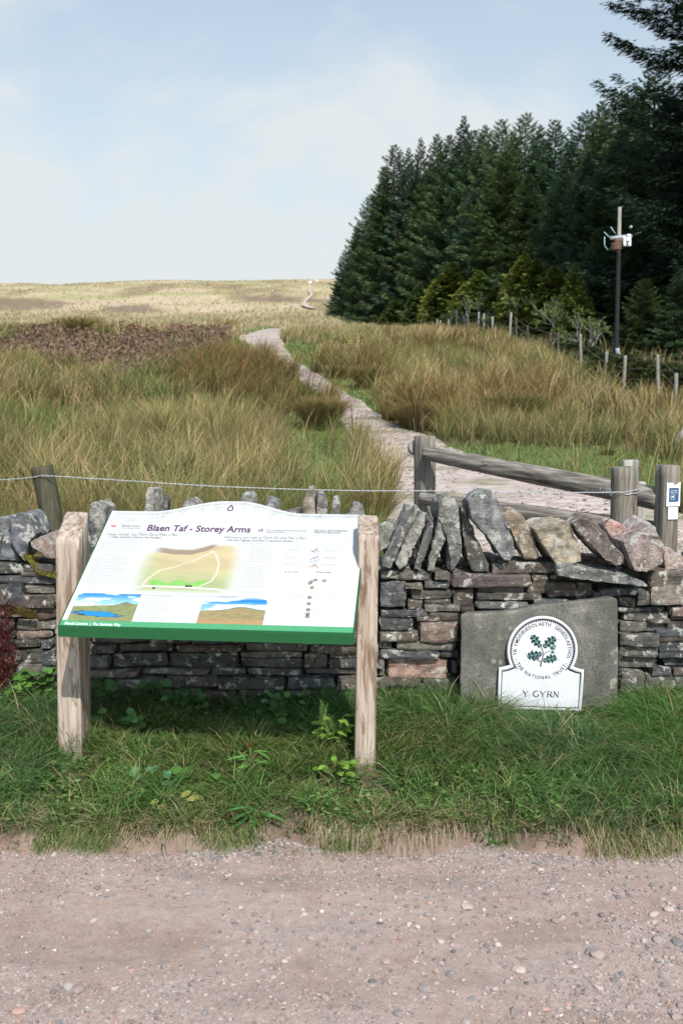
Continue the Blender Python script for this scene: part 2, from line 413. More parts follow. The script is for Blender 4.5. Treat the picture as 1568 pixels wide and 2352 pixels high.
# stone-pitched path
m, nt, b = newmat('path_paving')
v = coords(nt, (.55, 1.25, 1))
vo = N(nt, 'ShaderNodeTexVoronoi'); vo.inputs['Scale'].default_value = 5.2; nt.links.new(mixn(nt, .22, v, noise_n(nt, v, 7, 3), 'ADD'), vo.inputs[0])
ve = N(nt, 'ShaderNodeTexVoronoi', feature='DISTANCE_TO_EDGE'); ve.inputs['Scale'].default_value = 5.2; nt.links.new(mixn(nt, .22, v, noise_n(nt, v, 7, 3), 'ADD'), ve.inputs[0])
wn2 = N(nt, 'ShaderNodeTexWhiteNoise'); nt.links.new(vo.outputs['Position'], wn2.inputs[0])
c = ramp(nt, wn2.outputs[0], [(0, (.48, .385, .34)), (.5, (.56, .465, .42)), (1, (.50, .43, .395))])
g = noise_n(nt, v, 1.1, 4)
c = mixn(nt, .35, c, ramp(nt, noise_n(nt, v, 40, 5, .7), [(.3, (.2, .2, .2)), (.7, (.8, .8, .8))]), 'OVERLAY')
c = mixn(nt, ramp(nt, ve.outputs[0], [(.01, (.6, .6, .6)), (.05, (0, 0, 0))]), c, (.33, .27, .22))
c = mixn(nt, ramp(nt, g, [(.55, (0, 0, 0)), (.66, (.8, .8, .8))]), c, (.22, .22, .11))
nt.links.new(c, b.inputs['Base Color']); b.inputs['Roughness'].default_value = .9; b.inputs['Specular IOR Level'].default_value = .15
bump(nt, b, ramp(nt, ve.outputs[0], [(0, (0, 0, 0)), (.12, (1, 1, 1))]), .8, .03)
M['path'] = m
def strip(name, Y, L, Rr, nlat, dz=.02):
    W = np.linspace(0, 1, nlat)
    XXp = L[:, None] * (1 - W) + Rr[:, None] * W; YYp = np.repeat(Y[:, None], nlat, 1)
    Zp = zt(XXp, YYp) + dz - .05 * (np.abs(W - .5) > .49)[None, :]
    i = np.arange(XXp.size).reshape(XXp.shape)
    q = np.stack([i[:-1, :-1], i[:-1, 1:], i[1:, 1:], i[1:, :-1]], -1).reshape(-1, 4)
    return tag(link(name, mesh_np(name, np.stack([XXp, YYp, Zp], -1).reshape(-1, 3), q, M['path'], None, True)), kind='structure')
yp = np.concatenate([np.arange(5.6, PY[0], .3), np.arange(max(PY[0], 5.6), PY[-1], .25)])
Lw = np.interp(yp, PY, PL) - .15 * vn(yp * 1.7, 1.) ; Rw = np.interp(yp, PY, PR) + .15 * vn(yp * 1.7, 7.)
strip('path', yp, Lw, Rw, 26)
y2 = np.array([a[1] for a, b_ in _pd2]); l2 = np.array([a[0] for a, b_ in _pd2]); r2 = np.array([b_[0] for a, b_ in _pd2])
o2 = np.argsort(y2); yq = np.linspace(y2.min(), y2.max(), 60)
strip('path', yq, np.interp(yq, y2[o2], l2[o2]), np.interp(yq, y2[o2], r2[o2]), 6, .35)

# ------------------------------------------------------------------ blades
def blades(x, y, z, h, w, az_, lean, c0, c1, segs=3, tipw=.15, droop=0.0):
    """n blades as triangles; az_ = lean direction, lean = sideways reach / height"""
    n = len(x); T = np.linspace(0, 1, segs + 1)
    fa = rng.uniform(0, 2 * np.pi, n)
    sx, sy = np.cos(fa), np.sin(fa); dx, dy = np.cos(az_), np.sin(az_)
    Vv = []; Cc = []
    for k, tt in enumerate(T):
        off = h * lean * tt ** 1.8
        zz = z + h * (tt - droop * lean * tt ** 3)
        ww = w * (1 - (1 - tipw) * tt ** 1.5) * .5
        cx_, cy_ = x + dx * off, y + dy * off
        cc = c0 * (1 - tt) + c1 * tt
        if k < segs:
            Vv += [np.stack([cx_ - sx * ww, cy_ - sy * ww, zz], -1), np.stack([cx_ + sx * ww, cy_ + sy * ww, zz], -1)]; Cc += [cc, cc]
        else:
            Vv += [np.stack([cx_, cy_, zz], -1)]; Cc += [cc]
    nv = 2 * segs + 1
    Vv = np.stack(Vv, 1).reshape(-1, 3); Cc = np.stack(Cc, 1).reshape(-1, 3)
    tr = []
    for k in range(segs - 1):
        a = 2 * k; tr += [[a, a + 1, a + 3], [a, a + 3, a + 2]]
    a = 2 * (segs - 1); tr += [[a, a + 1, a + 2]]
    tr = np.array(tr); Fc = (np.arange(n)[:, None, None] * nv + tr[None]).reshape(-1, 3)
    return Vv, Fc, Cc
class Bag:
    def __init__(s): s.V = []; s.F = []; s.C = []; s.n = 0
    def add(s, t):
        V, Fc, Cc = t; s.V.append(V.astype(np.float32)); s.F.append(Fc + s.n); s.C.append(Cc.astype(np.float32)); s.n += len(V)
    def build(s, name, mat, parent=None):
        return link(name, mesh_np(name, np.concatenate(s.V), np.concatenate(s.F), mat, np.concatenate(s.C)), parent)
def A(*c): return np.array(c, float)

# ------------------------------------------------------------------ verge grass (near)
bag = Bag(); dry = Bag()
n = 130000
x = rng.uniform(-2.3, 2.3, n); y = rng.uniform(3.42, 4.64, n); t = y - edge_y(x)
gcx, gcy = np.floor(x / .085), np.floor(y / .085); gqx = (gcx + _h(gcx.astype(int), gcy.astype(int), np.int64(41))) * .085; gqy = (gcy + _h(gcx.astype(int), gcy.astype(int), np.int64(43))) * .085; gq = _h(gcx.astype(int), gcy.astype(int), np.int64(47)); pl_ = rng.uniform(0, .7, n); x = lerp(x, gqx, pl_); y = lerp(y, np.clip(gqy, 3.4, 4.62), pl_); t = y - edge_y(x)
cl = .5 * fbm(x * 5, y * 5, 0, 2, 71) + .5 * gq; keep = (t > .015 + .04 * (vn(x * 14, 4.) - .3)) & (rng.random(n) < .45 + 1.2 * (cl - .25))
bare = np.exp(-(((x - .23) / .10) ** 2 + ((y - 3.75) / .05) ** 2)) + np.exp(-(((x - .68) / .09) ** 2 + ((y - 3.78) / .035) ** 2)) + np.exp(-(((x + .21) / .09) ** 2 + ((y - 3.62) / .05) ** 2))
keep &= rng.random(n) > bare * 1.2
x, y, t, cl, gqx, gqy, gq = x[keep], y[keep], t[keep], cl[keep], gqx[keep], gqy[keep], gq[keep]; n = len(x)
z = zt(x, y) - .01
lush = sm(.35, .7, fbm(x * 1.6 + 4, y * 1.6, 0, 2, 73)) + .6 * sm(.3, 1.2, x) * sm(.3, .9, t)
h = (.045 + .075 * rng.random(n)) * (1 + .9 * lush) * lerp(.7, 1.1, sm(.1, .6, t)) * (1 - .72 * sm(4.12, 4.32, y) * sm(.68, .80, x) * sm(1.42, 1.30, x)) * (.45 + 1.1 * cl)
for _px, _py in ((-1.12, 4.02), (.108, 3.91)): h = h * np.where((np.abs(x - _px) < .085) & (y > _py - .22) & (y < _py + .03), .30, 1)
fl = fbm(x * 2.4, y * 2.4, 0, 2, 75) * 6.28 * 2
azv = np.where(rng.random(n) < .65, fl + rng.normal(0, .5, n), rng.uniform(0, 6.28, n))
azv = np.where(rng.random(n) < .3, -np.pi / 2 + rng.normal(0, .7, n), azv); azv = np.where(rng.random(n) < .45, np.arctan2(y - gqy, x - gqx) + rng.normal(0, .4, n), azv)
lean = rng.uniform(.3, 1.5, n) * (1 + .4 * lush)
g0 = mixc((.04, .085, .018), (.08, .14, .03), rng.random(n)); g1 = mixc((.085, .20, .035), (.28, .40, .10), rng.random(n) ** 1.3) * rng.uniform(.45, 1.35, (n, 1)) * (.45 + .6 * gq)[:, None] * A(.95, .9, .9); g0 = g0 * .4  # blade roots darkened in place of shade between the blades
blu = sm(.4, .7, fbm(x * 1.3, y * 1.3 + 9, 0, 2, 77)); g1 = mixc(g1, A(.08, .20, .075) + 0 * g1, blu * .6)
st = rng.random(n) < (.07 + .35 * sm(.25, .03, t) + .1 * (1 - cl))
g1 = np.where(st[:, None], mixc((.42, .33, .17), (.55, .46, .28), rng.random(n)), g1); g0 = np.where(st[:, None], A(.22, .17, .09), g0)
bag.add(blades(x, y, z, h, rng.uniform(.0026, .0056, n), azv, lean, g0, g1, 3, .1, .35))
# long combed grass below the slab and against the wall
def tuft(cx, cy, r, n, h0, h1, lean0, lean1, az0=None, azs=3.14, c0=(.03, .075, .02), c1=(.10, .24, .05), w=(.002, .004), to=None, droop=.35, segs=4, strawf=.05):
    a = rng.uniform(0, 6.28, n); rr = r * np.sqrt(rng.random(n)); x = cx + rr * np.cos(a); y = cy + rr * np.sin(a)
    az_ = a + rng.normal(0, .5, n) if az0 is None else az0 + rng.normal(0, azs, n)
    h = rng.uniform(h0, h1, n); k0 = mixc(np.array(c0), np.array(c0) * 1.6, rng.random(n)); k1 = mixc(np.array(c1) * .7, np.array(c1) * 1.4, rng.random(n))
    s_ = rng.random(n) < strawf; k1 = np.where(s_[:, None], A(.48, .38, .20), k1)
    (to or bag).add(blades(x, y, zt(x, y) - .01, h, rng.uniform(*w, n), az_, rng.uniform(lean0, lean1, n), k0, k1, segs, .1, droop))
for cx, cy, r, nn, h0, h1 in [(1.05, 4.08, .18, 1300, .05, .11), (.62, 4.30, .14, 900, .06, .15), (1.28, 4.02, .16, 1200, .08, .15), (1.5, 4.32, .2, 1500, .12, .26), (1.75, 4.2, .25, 1500, .15, .30), (1.2, 3.98, .2, 1300, .08, .16), (1.45, 4.0, .22, 1300, .1, .2), (1.36, 4.42, .08, 300, .08, .17),
                              (.45, 4.4, .2, 900, .07, .17), (.15, 4.45, .18, 700, .08, .2), (-.15, 4.4, .25, 800, .08, .2), (-1.45, 4.15, .2, 700, .07, .16), (-1.3, 3.95, .15, 500, .06, .13), (-1.5, 4.35, .2, 600, .08, .18)]:
    tuft(cx, cy, r, nn, h0, h1, .5, 1.8, np.pi if cx > .9 else None, .9)
tuft(1.50, 4.52, .05, 120, .15, .24, .4, 1.5, None, c1=(.22, .30, .10))
for cx, cy, nn in [(-.24, 3.50, 160), (-1.05, 3.62, 150), (-.85, 3.56, 150), (.55, 3.6, 200), (.95, 3.58, 220), (.1, 3.56, 220), (1.25, 3.57, 200), (-.6, 3.58, 150)]:
    tuft(cx, cy, .09, nn, .05, .11, .6, 1.6, -np.pi / 2, .9, droop=.6)
n = 11000; x = rng.uniform(-1.6, 1.7, n); y = edge_y(x) + rng.uniform(-.005, .07, n); gg = rng.random(n) < .05 + .9 * sm(.38, .62, fbm(x * 5 + 2, 0 * x, 0, 3, 83)); x, y = x[gg], y[gg]; n = len(x)
k1_ = mixc((.08, .17, .035), (.24, .32, .09), rng.random(n)); ds = rng.random(n) < .18 + .35 * (fbm(x * 5, 0 * x, 0, 2, 85) > .55); k1_ = np.where(ds[:, None], mixc((.34, .27, .15), (.52, .43, .27), rng.random(n)), k1_)
bag.add(blades(x, y, zt(x, y), rng.uniform(.025, .06, n), rng.uniform(.0022, .0045, n), -np.pi / 2 + rng.normal(0, .8, n), rng.uniform(.6, 1.8, n), k1_ * .5, k1_, 4, .15, .95))
n = 2600; x = rng.uniform(-1.6, 1.6, n); e = edge_y(x); dens = fbm(x * 3.3, 0 * x, 0, 2, 81) + .35 * np.exp(-((x - .22) / .22) ** 2); k = rng.random(n) < sm(.42, .75, dens); x = x[k]; e = e[k]; n = len(x)
y = e + rng.uniform(.02, .09, n)
dc = mixc((.36, .27, .15), (.58, .48, .32), rng.random(n))
dry.add(blades(x, y, zt(x, y) + .01, rng.uniform(.02, .06, n), rng.uniform(.0015, .003, n), -np.pi / 2 + rng.normal(0, .5, n), rng.uniform(.8, 2.2, n), dc * .7, dc, 4, .3, 1.0))
n = 420; x = rng.normal(.22, .16, n); y = edge_y(x) + rng.uniform(.02, .07, n); dc = mixc((.36, .25, .17), (.62, .50, .38), rng.random(n))
dry.add(blades(x, y, zt(x, y) + .015, rng.uniform(.03, .05, n), rng.uniform(.0018, .004, n), -np.pi / 2 + rng.normal(0, .3, n), rng.uniform(.9, 1.6, n), dc * .8, dc, 4, .3, 1.35))
n = 9000; x = rng.uniform(-1.9, 2.0, n); y = rng.uniform(3.52, 4.5, n); k = (fbm(x * 2.2 + 20, y * 2.2, 0, 2, 89) > .48) & ~((y > 4.1) & (x > .7) & (x < 1.4)); k = (np.minimum(np.abs(x + 1.12), np.abs(x - .108)) > .13) & k; x, y = x[k], y[k]; n = len(x); c_ = mixc((.08, .19, .04), (.30, .40, .12), rng.random(n) ** 1.5)
bag.add(blades(x, y, zt(x, y), rng.uniform(.07, .16, n), rng.uniform(.004, .008, n), rng.uniform(0, 6.28, n), rng.uniform(.5, 1.6, n), c_ * .4, c_, 4, .08, .45))
for k in range(70):
    cx, cy = rng.uniform(-1.6, 1.7), rng.uniform(3.58, 4.4)
    if cy > 4.05 and .7 < cx < 1.4: continue
    if min(abs(cx + 1.12), abs(cx - .108)) < .13: continue
    tuft(cx, cy, rng.uniform(.02, .05), int(rng.uniform(60, 140)), .08, rng.uniform(.13, .22), .5, 1.7, None, c0=(.025, .06, .015), c1=tuple(A(.10, .23, .05) * rng.uniform(.7, 1.6)), w=(.003, .0065), droop=.5, segs=5, strawf=.08)
# loose straws in the verge and on the gravel
n = 500; x = rng.uniform(-1.7, 1.8, n); y = rng.uniform(3.55, 4.5, n); dc = mixc((.45, .36, .2), (.62, .53, .34), rng.random(n))
dry.add(blades(x, y, zt(x, y) + .04 * rng.random(n), rng.uniform(.03, .09, n), rng.uniform(.0012, .0025, n), rng.uniform(0, 6.28, n), rng.uniform(.6, 3, n), dc, dc, 4, .4, .3))
n = 60; x = rng.uniform(-1.4, 1.6, n); y = rng.uniform(2.6, 3.4, n); dc = mixc((.40, .30, .2), (.5, .4, .28), rng.random(n))
dry.add(blades(x, y, gz(x, y) + .002, rng.uniform(.004, .008, n), rng.uniform(.0015, .0022, n), rng.uniform(0, 6.28, n), rng.uniform(5, 14, n), dc, dc, 3, .5, 0))
cv = Bag(); n = 2600; x = rng.uniform(-1.7, 1.8, n); y = rng.uniform(3.5, 4.5, n); k = fbm(x * 3 + 9, y * 3, 0, 2, 87) > .5; x, y = x[k], y[k]
for j in range(3):
    n = len(x); c_ = mixc((.07, .16, .035), (.20, .33, .09), rng.random(n)); xx = x + rng.normal(0, .012, n); yy = y + rng.normal(0, .012, n)
    cv.add(blades(xx, yy, zt(xx, yy) + rng.uniform(.01, .06, n), rng.uniform(.008, .02, n), rng.uniform(.010, .024, n), rng.uniform(0, 6.28, n), rng.uniform(.8, 2.2, n), c_, c_, 3, .5, .5))
tag(cv.build('clover', M['leaf']), 'small clover and dandelion leaves mixed into the bank grass', 'ground cover', kind='stuff')
tag(bag.build('verge_grass', M['grass']), 'short green grass covering the bank below the stone wall', 'grass', kind='stuff')
tag(dry.build('dead_grass_roots', M['dry']), 'dead straw and roots hanging over the lip of the bank', 'dead grass', kind='stuff')

# ------------------------------------------------------------------ field grass
fg = Bag(); hb = Bag()
def field_band(y0, y1, dens, hs, ws, segs, lat=.46, xoff=1.0):
    area = (y1 - y0) * (lat * (y0 + y1) + 2 * xoff); n = int(dens * area)
    y = np.sqrt(rng.uniform(y0 ** 2, y1 ** 2, n)); x = rng.uniform(-1, 1, n) * (lat * y + xoff)
    # clump
    cs = .42 if y0 < 18 else (.6 if y0 < 35 else 1.0)
    cxx, cyy = np.floor(x / cs), np.floor(y / cs); jx, jy = _h(cxx.astype(int), cyy.astype(int), np.int64(3)), _h(cxx.astype(int), cyy.astype(int), np.int64(8))
    qx, qy = (cxx + jx) * cs, (cyy + jy) * cs; pull = rng.uniform(.0, .75, n); x0, y0_ = x.copy(), y.copy()
    pull = pull ** .8; x = lerp(x, qx, pull); y = lerp(y, qy, pull)
    z = zt(x, y); lawn, heath, rush, nn, nn2, px, py = zone(x, y, z)
    ip = inpath(x, y, .0) | infar(x, y)
    keep = (~ip) & (rng.random(n) > lawn * .93) & (rng.random(n) > heath * .9) & (py > 600) & (y > 5.35)
    keep &= ~((y < 112) & (y > 20) & (rng.random(n) < .93) & (x > 8.1))
    cq = _h(cxx.astype(int), cyy.astype(int), np.int64(27)); keep &= rng.random(n) < (.12 + 1.0 * nn) * (.35 + .95 * cq)
    x, y, z, rush, nn, nn2, px, py, qx, qy, heath, pull, cq = [a[keep] for a in (x, y, z, rush, nn, nn2, px, py, qx, qy, heath, pull, cq)]; n = len(x)
    r = rng.random(n)
    cell = _h(np.floor(qx * 3).astype(int), np.floor(qy * 3).astype(int), np.int64(5))
    straw = sm(.38, .66, fbm(x * .22 + 2, y * .16, 0, 3, 91) * .7 + cell * .3)
    straw = np.clip(straw + sm(18, 60, y) * .5 - .35 * sm(.5, .68, fbm(x * .5 + 11, y * .28, 0, 2, 97)), 0, 1); gr = sm(.48, .66, fbm(x * .8 + 31, y * .4, 0, 2, 98))
    kind = rng.random(n)
    h = rng.uniform(*hs, n) * (.45 + .45 * nn + .65 * cq); h = h * (1 + .35 * rush)
    near = sm(9, 5.5, y)
    c0 = mixc((.07, .115, .025), (.13, .16, .045), r); tip_g = mixc(mixc((.17, .20, .06), (.30, .29, .11), r), mixc((.12, .20, .05), (.20, .28, .08), r), gr)
    fr_ = sm(30, 110, y); tip_s = mixc(mixc((.42, .31, .14), (.80, .66, .42), rng.random(n) ** 1.3), mixc((.42, .33, .205), (.58, .48, .33), rng.random(n)), fr_)
    brown = mixc((.20, .115, .045), (.34, .20, .085), rng.random(n))
    c1 = mixc(tip_g, tip_s, (kind < .10 + lerp(.5, .74, sm(12, 40, y)) * straw).astype(float))
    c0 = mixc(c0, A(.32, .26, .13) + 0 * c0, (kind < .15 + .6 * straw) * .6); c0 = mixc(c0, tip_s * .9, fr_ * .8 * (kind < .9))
    bz = np.clip(rush * .8 + sm(.5, .7, fbm(x * .3, y * .22 + 40, 0, 2, 95)) * .4, 0, 1)
    orange = sm(250, 60, np.abs(px - 1010)) * sm(45, 10, np.abs(py - 800))
    isb = rng.random(n) < np.clip(bz * .75 + .35 * orange, 0, .7)
    c1 = np.where(isb[:, None], brown, c1); c0 = np.where(isb[:, None], A(.085, .08, .025), c0)
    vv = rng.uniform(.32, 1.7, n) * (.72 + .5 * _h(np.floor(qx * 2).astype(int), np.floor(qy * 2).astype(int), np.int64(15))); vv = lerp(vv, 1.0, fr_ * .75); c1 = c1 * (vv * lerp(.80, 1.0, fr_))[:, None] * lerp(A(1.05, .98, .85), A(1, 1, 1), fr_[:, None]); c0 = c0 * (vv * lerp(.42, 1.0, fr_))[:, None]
    # outward fan from clump centre
    da = np.arctan2(y - qy, x - qx); a_ = np.where(rng.random(n) < .6, da, .5 + rng.normal(0, .8, n))
    lean = rng.uniform(.08, .8, n) * (1 + .35 * rush)
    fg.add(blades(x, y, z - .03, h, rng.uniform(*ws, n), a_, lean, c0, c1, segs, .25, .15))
field_band(5.35, 10, 2100, (.30, .62), (.003, .006), 3, .46, .8)
field_band(10, 20, 860, (.35, .72), (.006, .011), 2, .46, .8)
field_band(20, 40, 330, (.35, .78), (.012, .022), 2, .44, 1)
field_band(40, 80, 85, (.35, .75), (.026, .05), 2, .42, 1)
field_band(80, 170, 12, (.25, .6), (.06, .13), 2, .38, 1)
field_band(170, 335, 1.6, (.12, .38), (.16, .34), 2, .37, 1)
# rush stems with seed heads near the wall
n = 1500; x = rng.uniform(-2.8, .9, n); y = rng.uniform(5.4, 9.5, n)
k = (fbm(x * 1.2, y * 1.2, 0, 2, 99) > .52) & ~inpath(x, y, 0); x, y = x[k], y[k]; n = len(x); z = zt(x, y)
hh_ = rng.uniform(.5, .82, n); la = rng.uniform(0, 6.28, n); ll = rng.uniform(.05, .35, n); cc = mixc((.16, .17, .06), (.30, .24, .10), rng.random(n))
fg.add(blades(x, y, z, hh_, rng.uniform(.002, .003, n), la, ll, cc, cc, 2, .6))
hx, hy, hzz = x + np.cos(la) * hh_ * ll * .8, y + np.sin(la) * hh_ * ll * .8, z + hh_ * .88
for k in range(4):
    fg.add(blades(hx, hy, hzz, rng.uniform(.010, .022, n), rng.uniform(.004, .008, n), rng.uniform(0, 6.28, n), rng.uniform(.3, 1.2, n), A(.16, .08, .035) + np.zeros((n, 3)), A(.24, .13, .06) + np.zeros((n, 3)), 2, .5))
tag(fg.build('field_grass', M['dry']), 'tall tawny and green moorland grass covering the hillside behind the wall', 'grass', kind='stuff')

# short turf beside the path
tf = Bag()
n = 170000; y = np.sqrt(rng.uniform(5.4 ** 2, 46 ** 2, n)); x = rng.uniform(-1, 1, n) * (.44 * y + .5); z = zt(x, y)
lawn, heath, rush, nn, nn2, px, py = zone(x, y, z); k = (lawn > rng.random(n)) & ~inpath(x, y, -.05); x, y, z, nn = x[k], y[k], z[k], nn[k]; n = len(x)
c1 = mixc((.13, .22, .05), (.26, .33, .10), rng.random(n)); s_ = rng.random(n) < .1; c1 = np.where(s_[:, None], A(.42, .38, .20), c1)
tf.add(blades(x, y, z - .01, rng.uniform(.02, .055, n) * (1 + y / 25), .0035 + .0011 * y * rng.uniform(.6, 1, n), rng.uniform(0, 6.28, n), rng.uniform(.3, 1.6, n), c1 * .6, c1, 2, .3))
tag(tf.build('short_turf', M['grass']), 'short bright green turf beside the stony path', 'turf', kind='stuff')

# heather
n = 75000; y = np.sqrt(rng.uniform(22 ** 2, 70 ** 2, n)); x = rng.uniform(-1, .3, n) * (.44 * y); z = zt(x, y)
lawn, heath, rush, nn, nn2, px, py = zone(x, y, z); k = (heath > .25 + .3 * rng.random(n)); x, y, z = x[k], y[k], z[k]; n = len(x)
lump = sm(.3, .7, fbm(x * .9, y * .7, 0, 2, 103)); hgt = .10 + .8 * lump
z = z + hgt * rng.random(n) ** .5
c1 = mixc((.13, .075, .055), (.36, .22, .18), rng.random(n) ** 1.3); s_ = rng.random(n) < .2; c1 = np.where(s_[:, None], A(.14, .12, .055), c1)
hb.add(blades(x, y, z - .12, rng.uniform(.05, .11, n), rng.uniform(.05, .10, n), rng.uniform(0, 6.28, n), rng.uniform(.3, 1.8, n), c1 * .8, c1, 2, .9))
tag(hb.build('heather', M['heather']), 'brown and faded purple heather patch on the left of the hillside', 'heather', kind='stuff')

# distinct rush clumps
def rush_clump(px, py, r, h, n, label, brown=.5):
    g = hit(px, py); t_ = Bag(); a = rng.uniform(0, 6.28, n); rr = r * .45 * np.sqrt(rng.random(n)); x = g[0] + rr * np.cos(a); y = g[1] + rr * np.sin(a)
    w = .0035 + .0006 * g[1]
    c0 = mixc((.06, .075, .022), (.11, .12, .035), rng.random(n)); c1 = mixc((.12, .12, .035), (.21, .18, .06), rng.random(n))
    b_ = rng.random(n) < brown; c1 = np.where(b_[:, None], mixc((.20, .12, .05), (.36, .23, .11), rng.random(n)), c1)
    t_.add(blades(x, y, zt(x, y) - .03, rng.uniform(.45, 1, n) * h, w * rng.uniform(.7, 1.3, n), a + rng.normal(0, .35, n), rng.uniform(.15, .95, n), c0, c1, 4, .3, .25))
    o = t_.build('rush_clump', M['dry']); me = o.data; me.transform(__import__('mathutils').Matrix.Translation((-g[0], -g[1], -g[2]))); o.location = g
    tag(o, label, 'rush clump', 'rush clumps beside the path')
rush_clump(735, 985, .62, .85, 3200, 'big brown rush clump leaning over the left edge of the path', .6)
rush_clump(958, 985, .75, .72, 3200, 'low spreading rush clump at the right edge of the path', .55)
rush_clump(845, 893, .62, .85, 1800, 'dark upright rush clump on green turf right of the path', .35)
rush_clump(778, 872, .5, .6, 1200, 'smaller rush clump left of the dark upright one', .4)
rush_clump(1178, 985, .9, 1.0, 3000, 'tall dark rush clump in the middle of the right hand grass', .4)
rush_clump(180, 775, .9, 1.2, 900, 'dark rush clump standing above the heather on the left', .35)
rush_clump(515, 768, .9, .9, 700, 'dark rush clump left of where the path narrows on the rise', .3)
rush_clump(1395, 1045, .16, .16, 500, 'tiny dark green clump alone on the turf beyond the barrier', .0)
rush_clump(850, 1215, .26, .62, 900, 'green rush clump in seed just behind the wall by the barrier post', .35)

# ------------------------------------------------------------------ gravel
def ico(sub=1):
    bm = bmesh.new(); bmesh.ops.create_icosphere(bm, subdivisions=sub, radius=1); V = np.array([v.co[:] for v in bm.verts]); Fc = np.array([[v.index for v in f.verts] for f in bm.faces]); bm.free(); return V, Fc
I1 = ico(1); I2 = ico(2)
gb = Bag()
def pebbles(x, y, r, ic, flat_=.55):
    n = len(x); Vb, Fb = ic
    var = 1 + .30 * (rng.random((n, len(Vb))) - .5) * 2 if ic is I1 else 1 + .24 * (np.stack([fbm(Vb[:, 0] * 1.5 + i * 3.1, Vb[:, 1] * 1.5, Vb[:, 2] * 1.5, 2, 5) for i in range(n)]) - .5) * 3
    sc = np.stack([r * rng.uniform(.75, 1.4, n), r * rng.uniform(.7, 1.1, n), r * flat_ * rng.uniform(.7, 1.3, n)], -1)
    V = Vb[None] * var[..., None] * sc[:, None]
    a = rng.uniform(0, 6.28, n); ca, sa = np.cos(a)[:, None], np.sin(a)[:, None]
    V = np.stack([V[..., 0] * ca - V[..., 1] * sa, V[..., 0] * sa + V[..., 1] * ca, V[..., 2]], -1)
    V = V + np.stack([x, y, gz(x, y) + sc[:, 2] * .35], -1)[:, None]
    base = np.array([(.36, .31, .29), (.31, .295, .295), (.42, .375, .355), (.20, .21, .225), (.38, .27, .235), (.50, .46, .435)])
    cc = base[rng.choice(6, n, p=[.26, .27, .19, .1, .12, .06])] * rng.uniform(.6, 1.12, (n, 1)) * A(1.05, .96, .92)
    gb.add((V.reshape(-1, 3), (np.arange(n)[:, None, None] * len(Vb) + Fb[None]).reshape(-1, 3), np.repeat(cc, len(Vb), 0)))
n = 60000; x = rng.uniform(-1.6, 1.6, n); y = rng.uniform(2.0, 3.52, n); k = (y < edge_y(x) + .02) & (rng.random(n) < .06 + 1.25 * sm(.38, .75, fbm(x * 1.7, y * 2.4, 0, 3, 111) + .32 * sm(.2, 1.2, x) * sm(3.4, 2.6, y)))
x, y = x[k], y[k]; pebbles(x, y, .0018 + .0042 * rng.random(len(x)) ** 3, I1)
n = 4200; x = rng.uniform(-1.6, 1.6, n); y = rng.uniform(2.0, 3.47, n); k = (y < edge_y(x)) & (rng.random(n) < .1 + 1.4 * sm(.38, .75, fbm(x * 1.5, y * 2.1, 0, 3, 113) + .2 * sm(.2, 1.2, x)))
x, y = x[k], y[k]; pebbles(x, y, .005 + .007 * rng.random(len(x)) ** 3, I1)
n = 2600; x = rng.uniform(-1.6, 1.7, n); y = edge_y(x) + rng.uniform(-.06, .012, n); pebbles(x, y, rng.uniform(.0022, .0065, n), I1)
n = 240; x = rng.normal(-.35, .16, n); y = edge_y(x) - np.abs(rng.normal(0, .05, n)) + .01; pebbles(x, y, rng.uniform(.005, .013, n), I1)
bigp = [(1372, 2195, .026), (1360, 2185, .02), (1070, 2080, .018), (1510, 2160, .024), (1555, 2165, .02), (1190, 2230, .018), (1240, 1995, .012), (1275, 2113, .013), (180, 2275, .022), (160, 2268, .018), (45, 2275, .013), (45, 2325, .016), (60, 2170, .011),
        (712, 2150, .014), (975, 2275, .016), (1030, 2240, .012), (215, 2112, .011), (470, 2330, .013), (605, 2230, .011), (885, 2210, .011), (1500, 2100, .016), (1535, 2090, .018), (1420, 2060, .013), (1410, 2045, .011), (855, 2255, .01), (915, 2330, .012), (125, 2300, .012), (340, 2140, .012), (1070, 2350, .014), (540, 2120, .01), (125, 1962, .014), (1250, 2320, .012)]
bx = np.array([ (hit(a, b_, 1.5) if False else P(a, b_, 1)) for a, b_, r_ in bigp])
tt = EYE / (EYE - bx[:, 2]); pebbles(bx[:, 0] * tt, bx[:, 1] * tt, np.array([r_ for a, b_, r_ in bigp]), I2, .5)
M['pebble'] = colmat('pebble', .85, .2)
tag(gb.build('gravel', M['pebble']), 'loose pinkish grey gravel scattered over the track', 'gravel', kind='stuff')

gb = Bag(); n = 9000; y = np.sqrt(rng.uniform(5.6 ** 2, 34 ** 2, n)); x = np.interp(y, PY, PL) + rng.beta(.8, .8, n) * (np.interp(y, PY, PR) - np.interp(y, PY, PL)); k = fbm(x * 1.5, y, 0, 2, 117) > .42; x, y = x[k], y[k]
_gz = gz
def gz(x, y): return zt(x, y) + .02
pebbles(x, y, .008 + .035 * rng.random(len(x)) ** 3, I1, .4); gz = _gz
tag(gb.build('path_stones', M['pebble']), 'loose stones lying on the pinkish path', 'stones', kind='stuff')

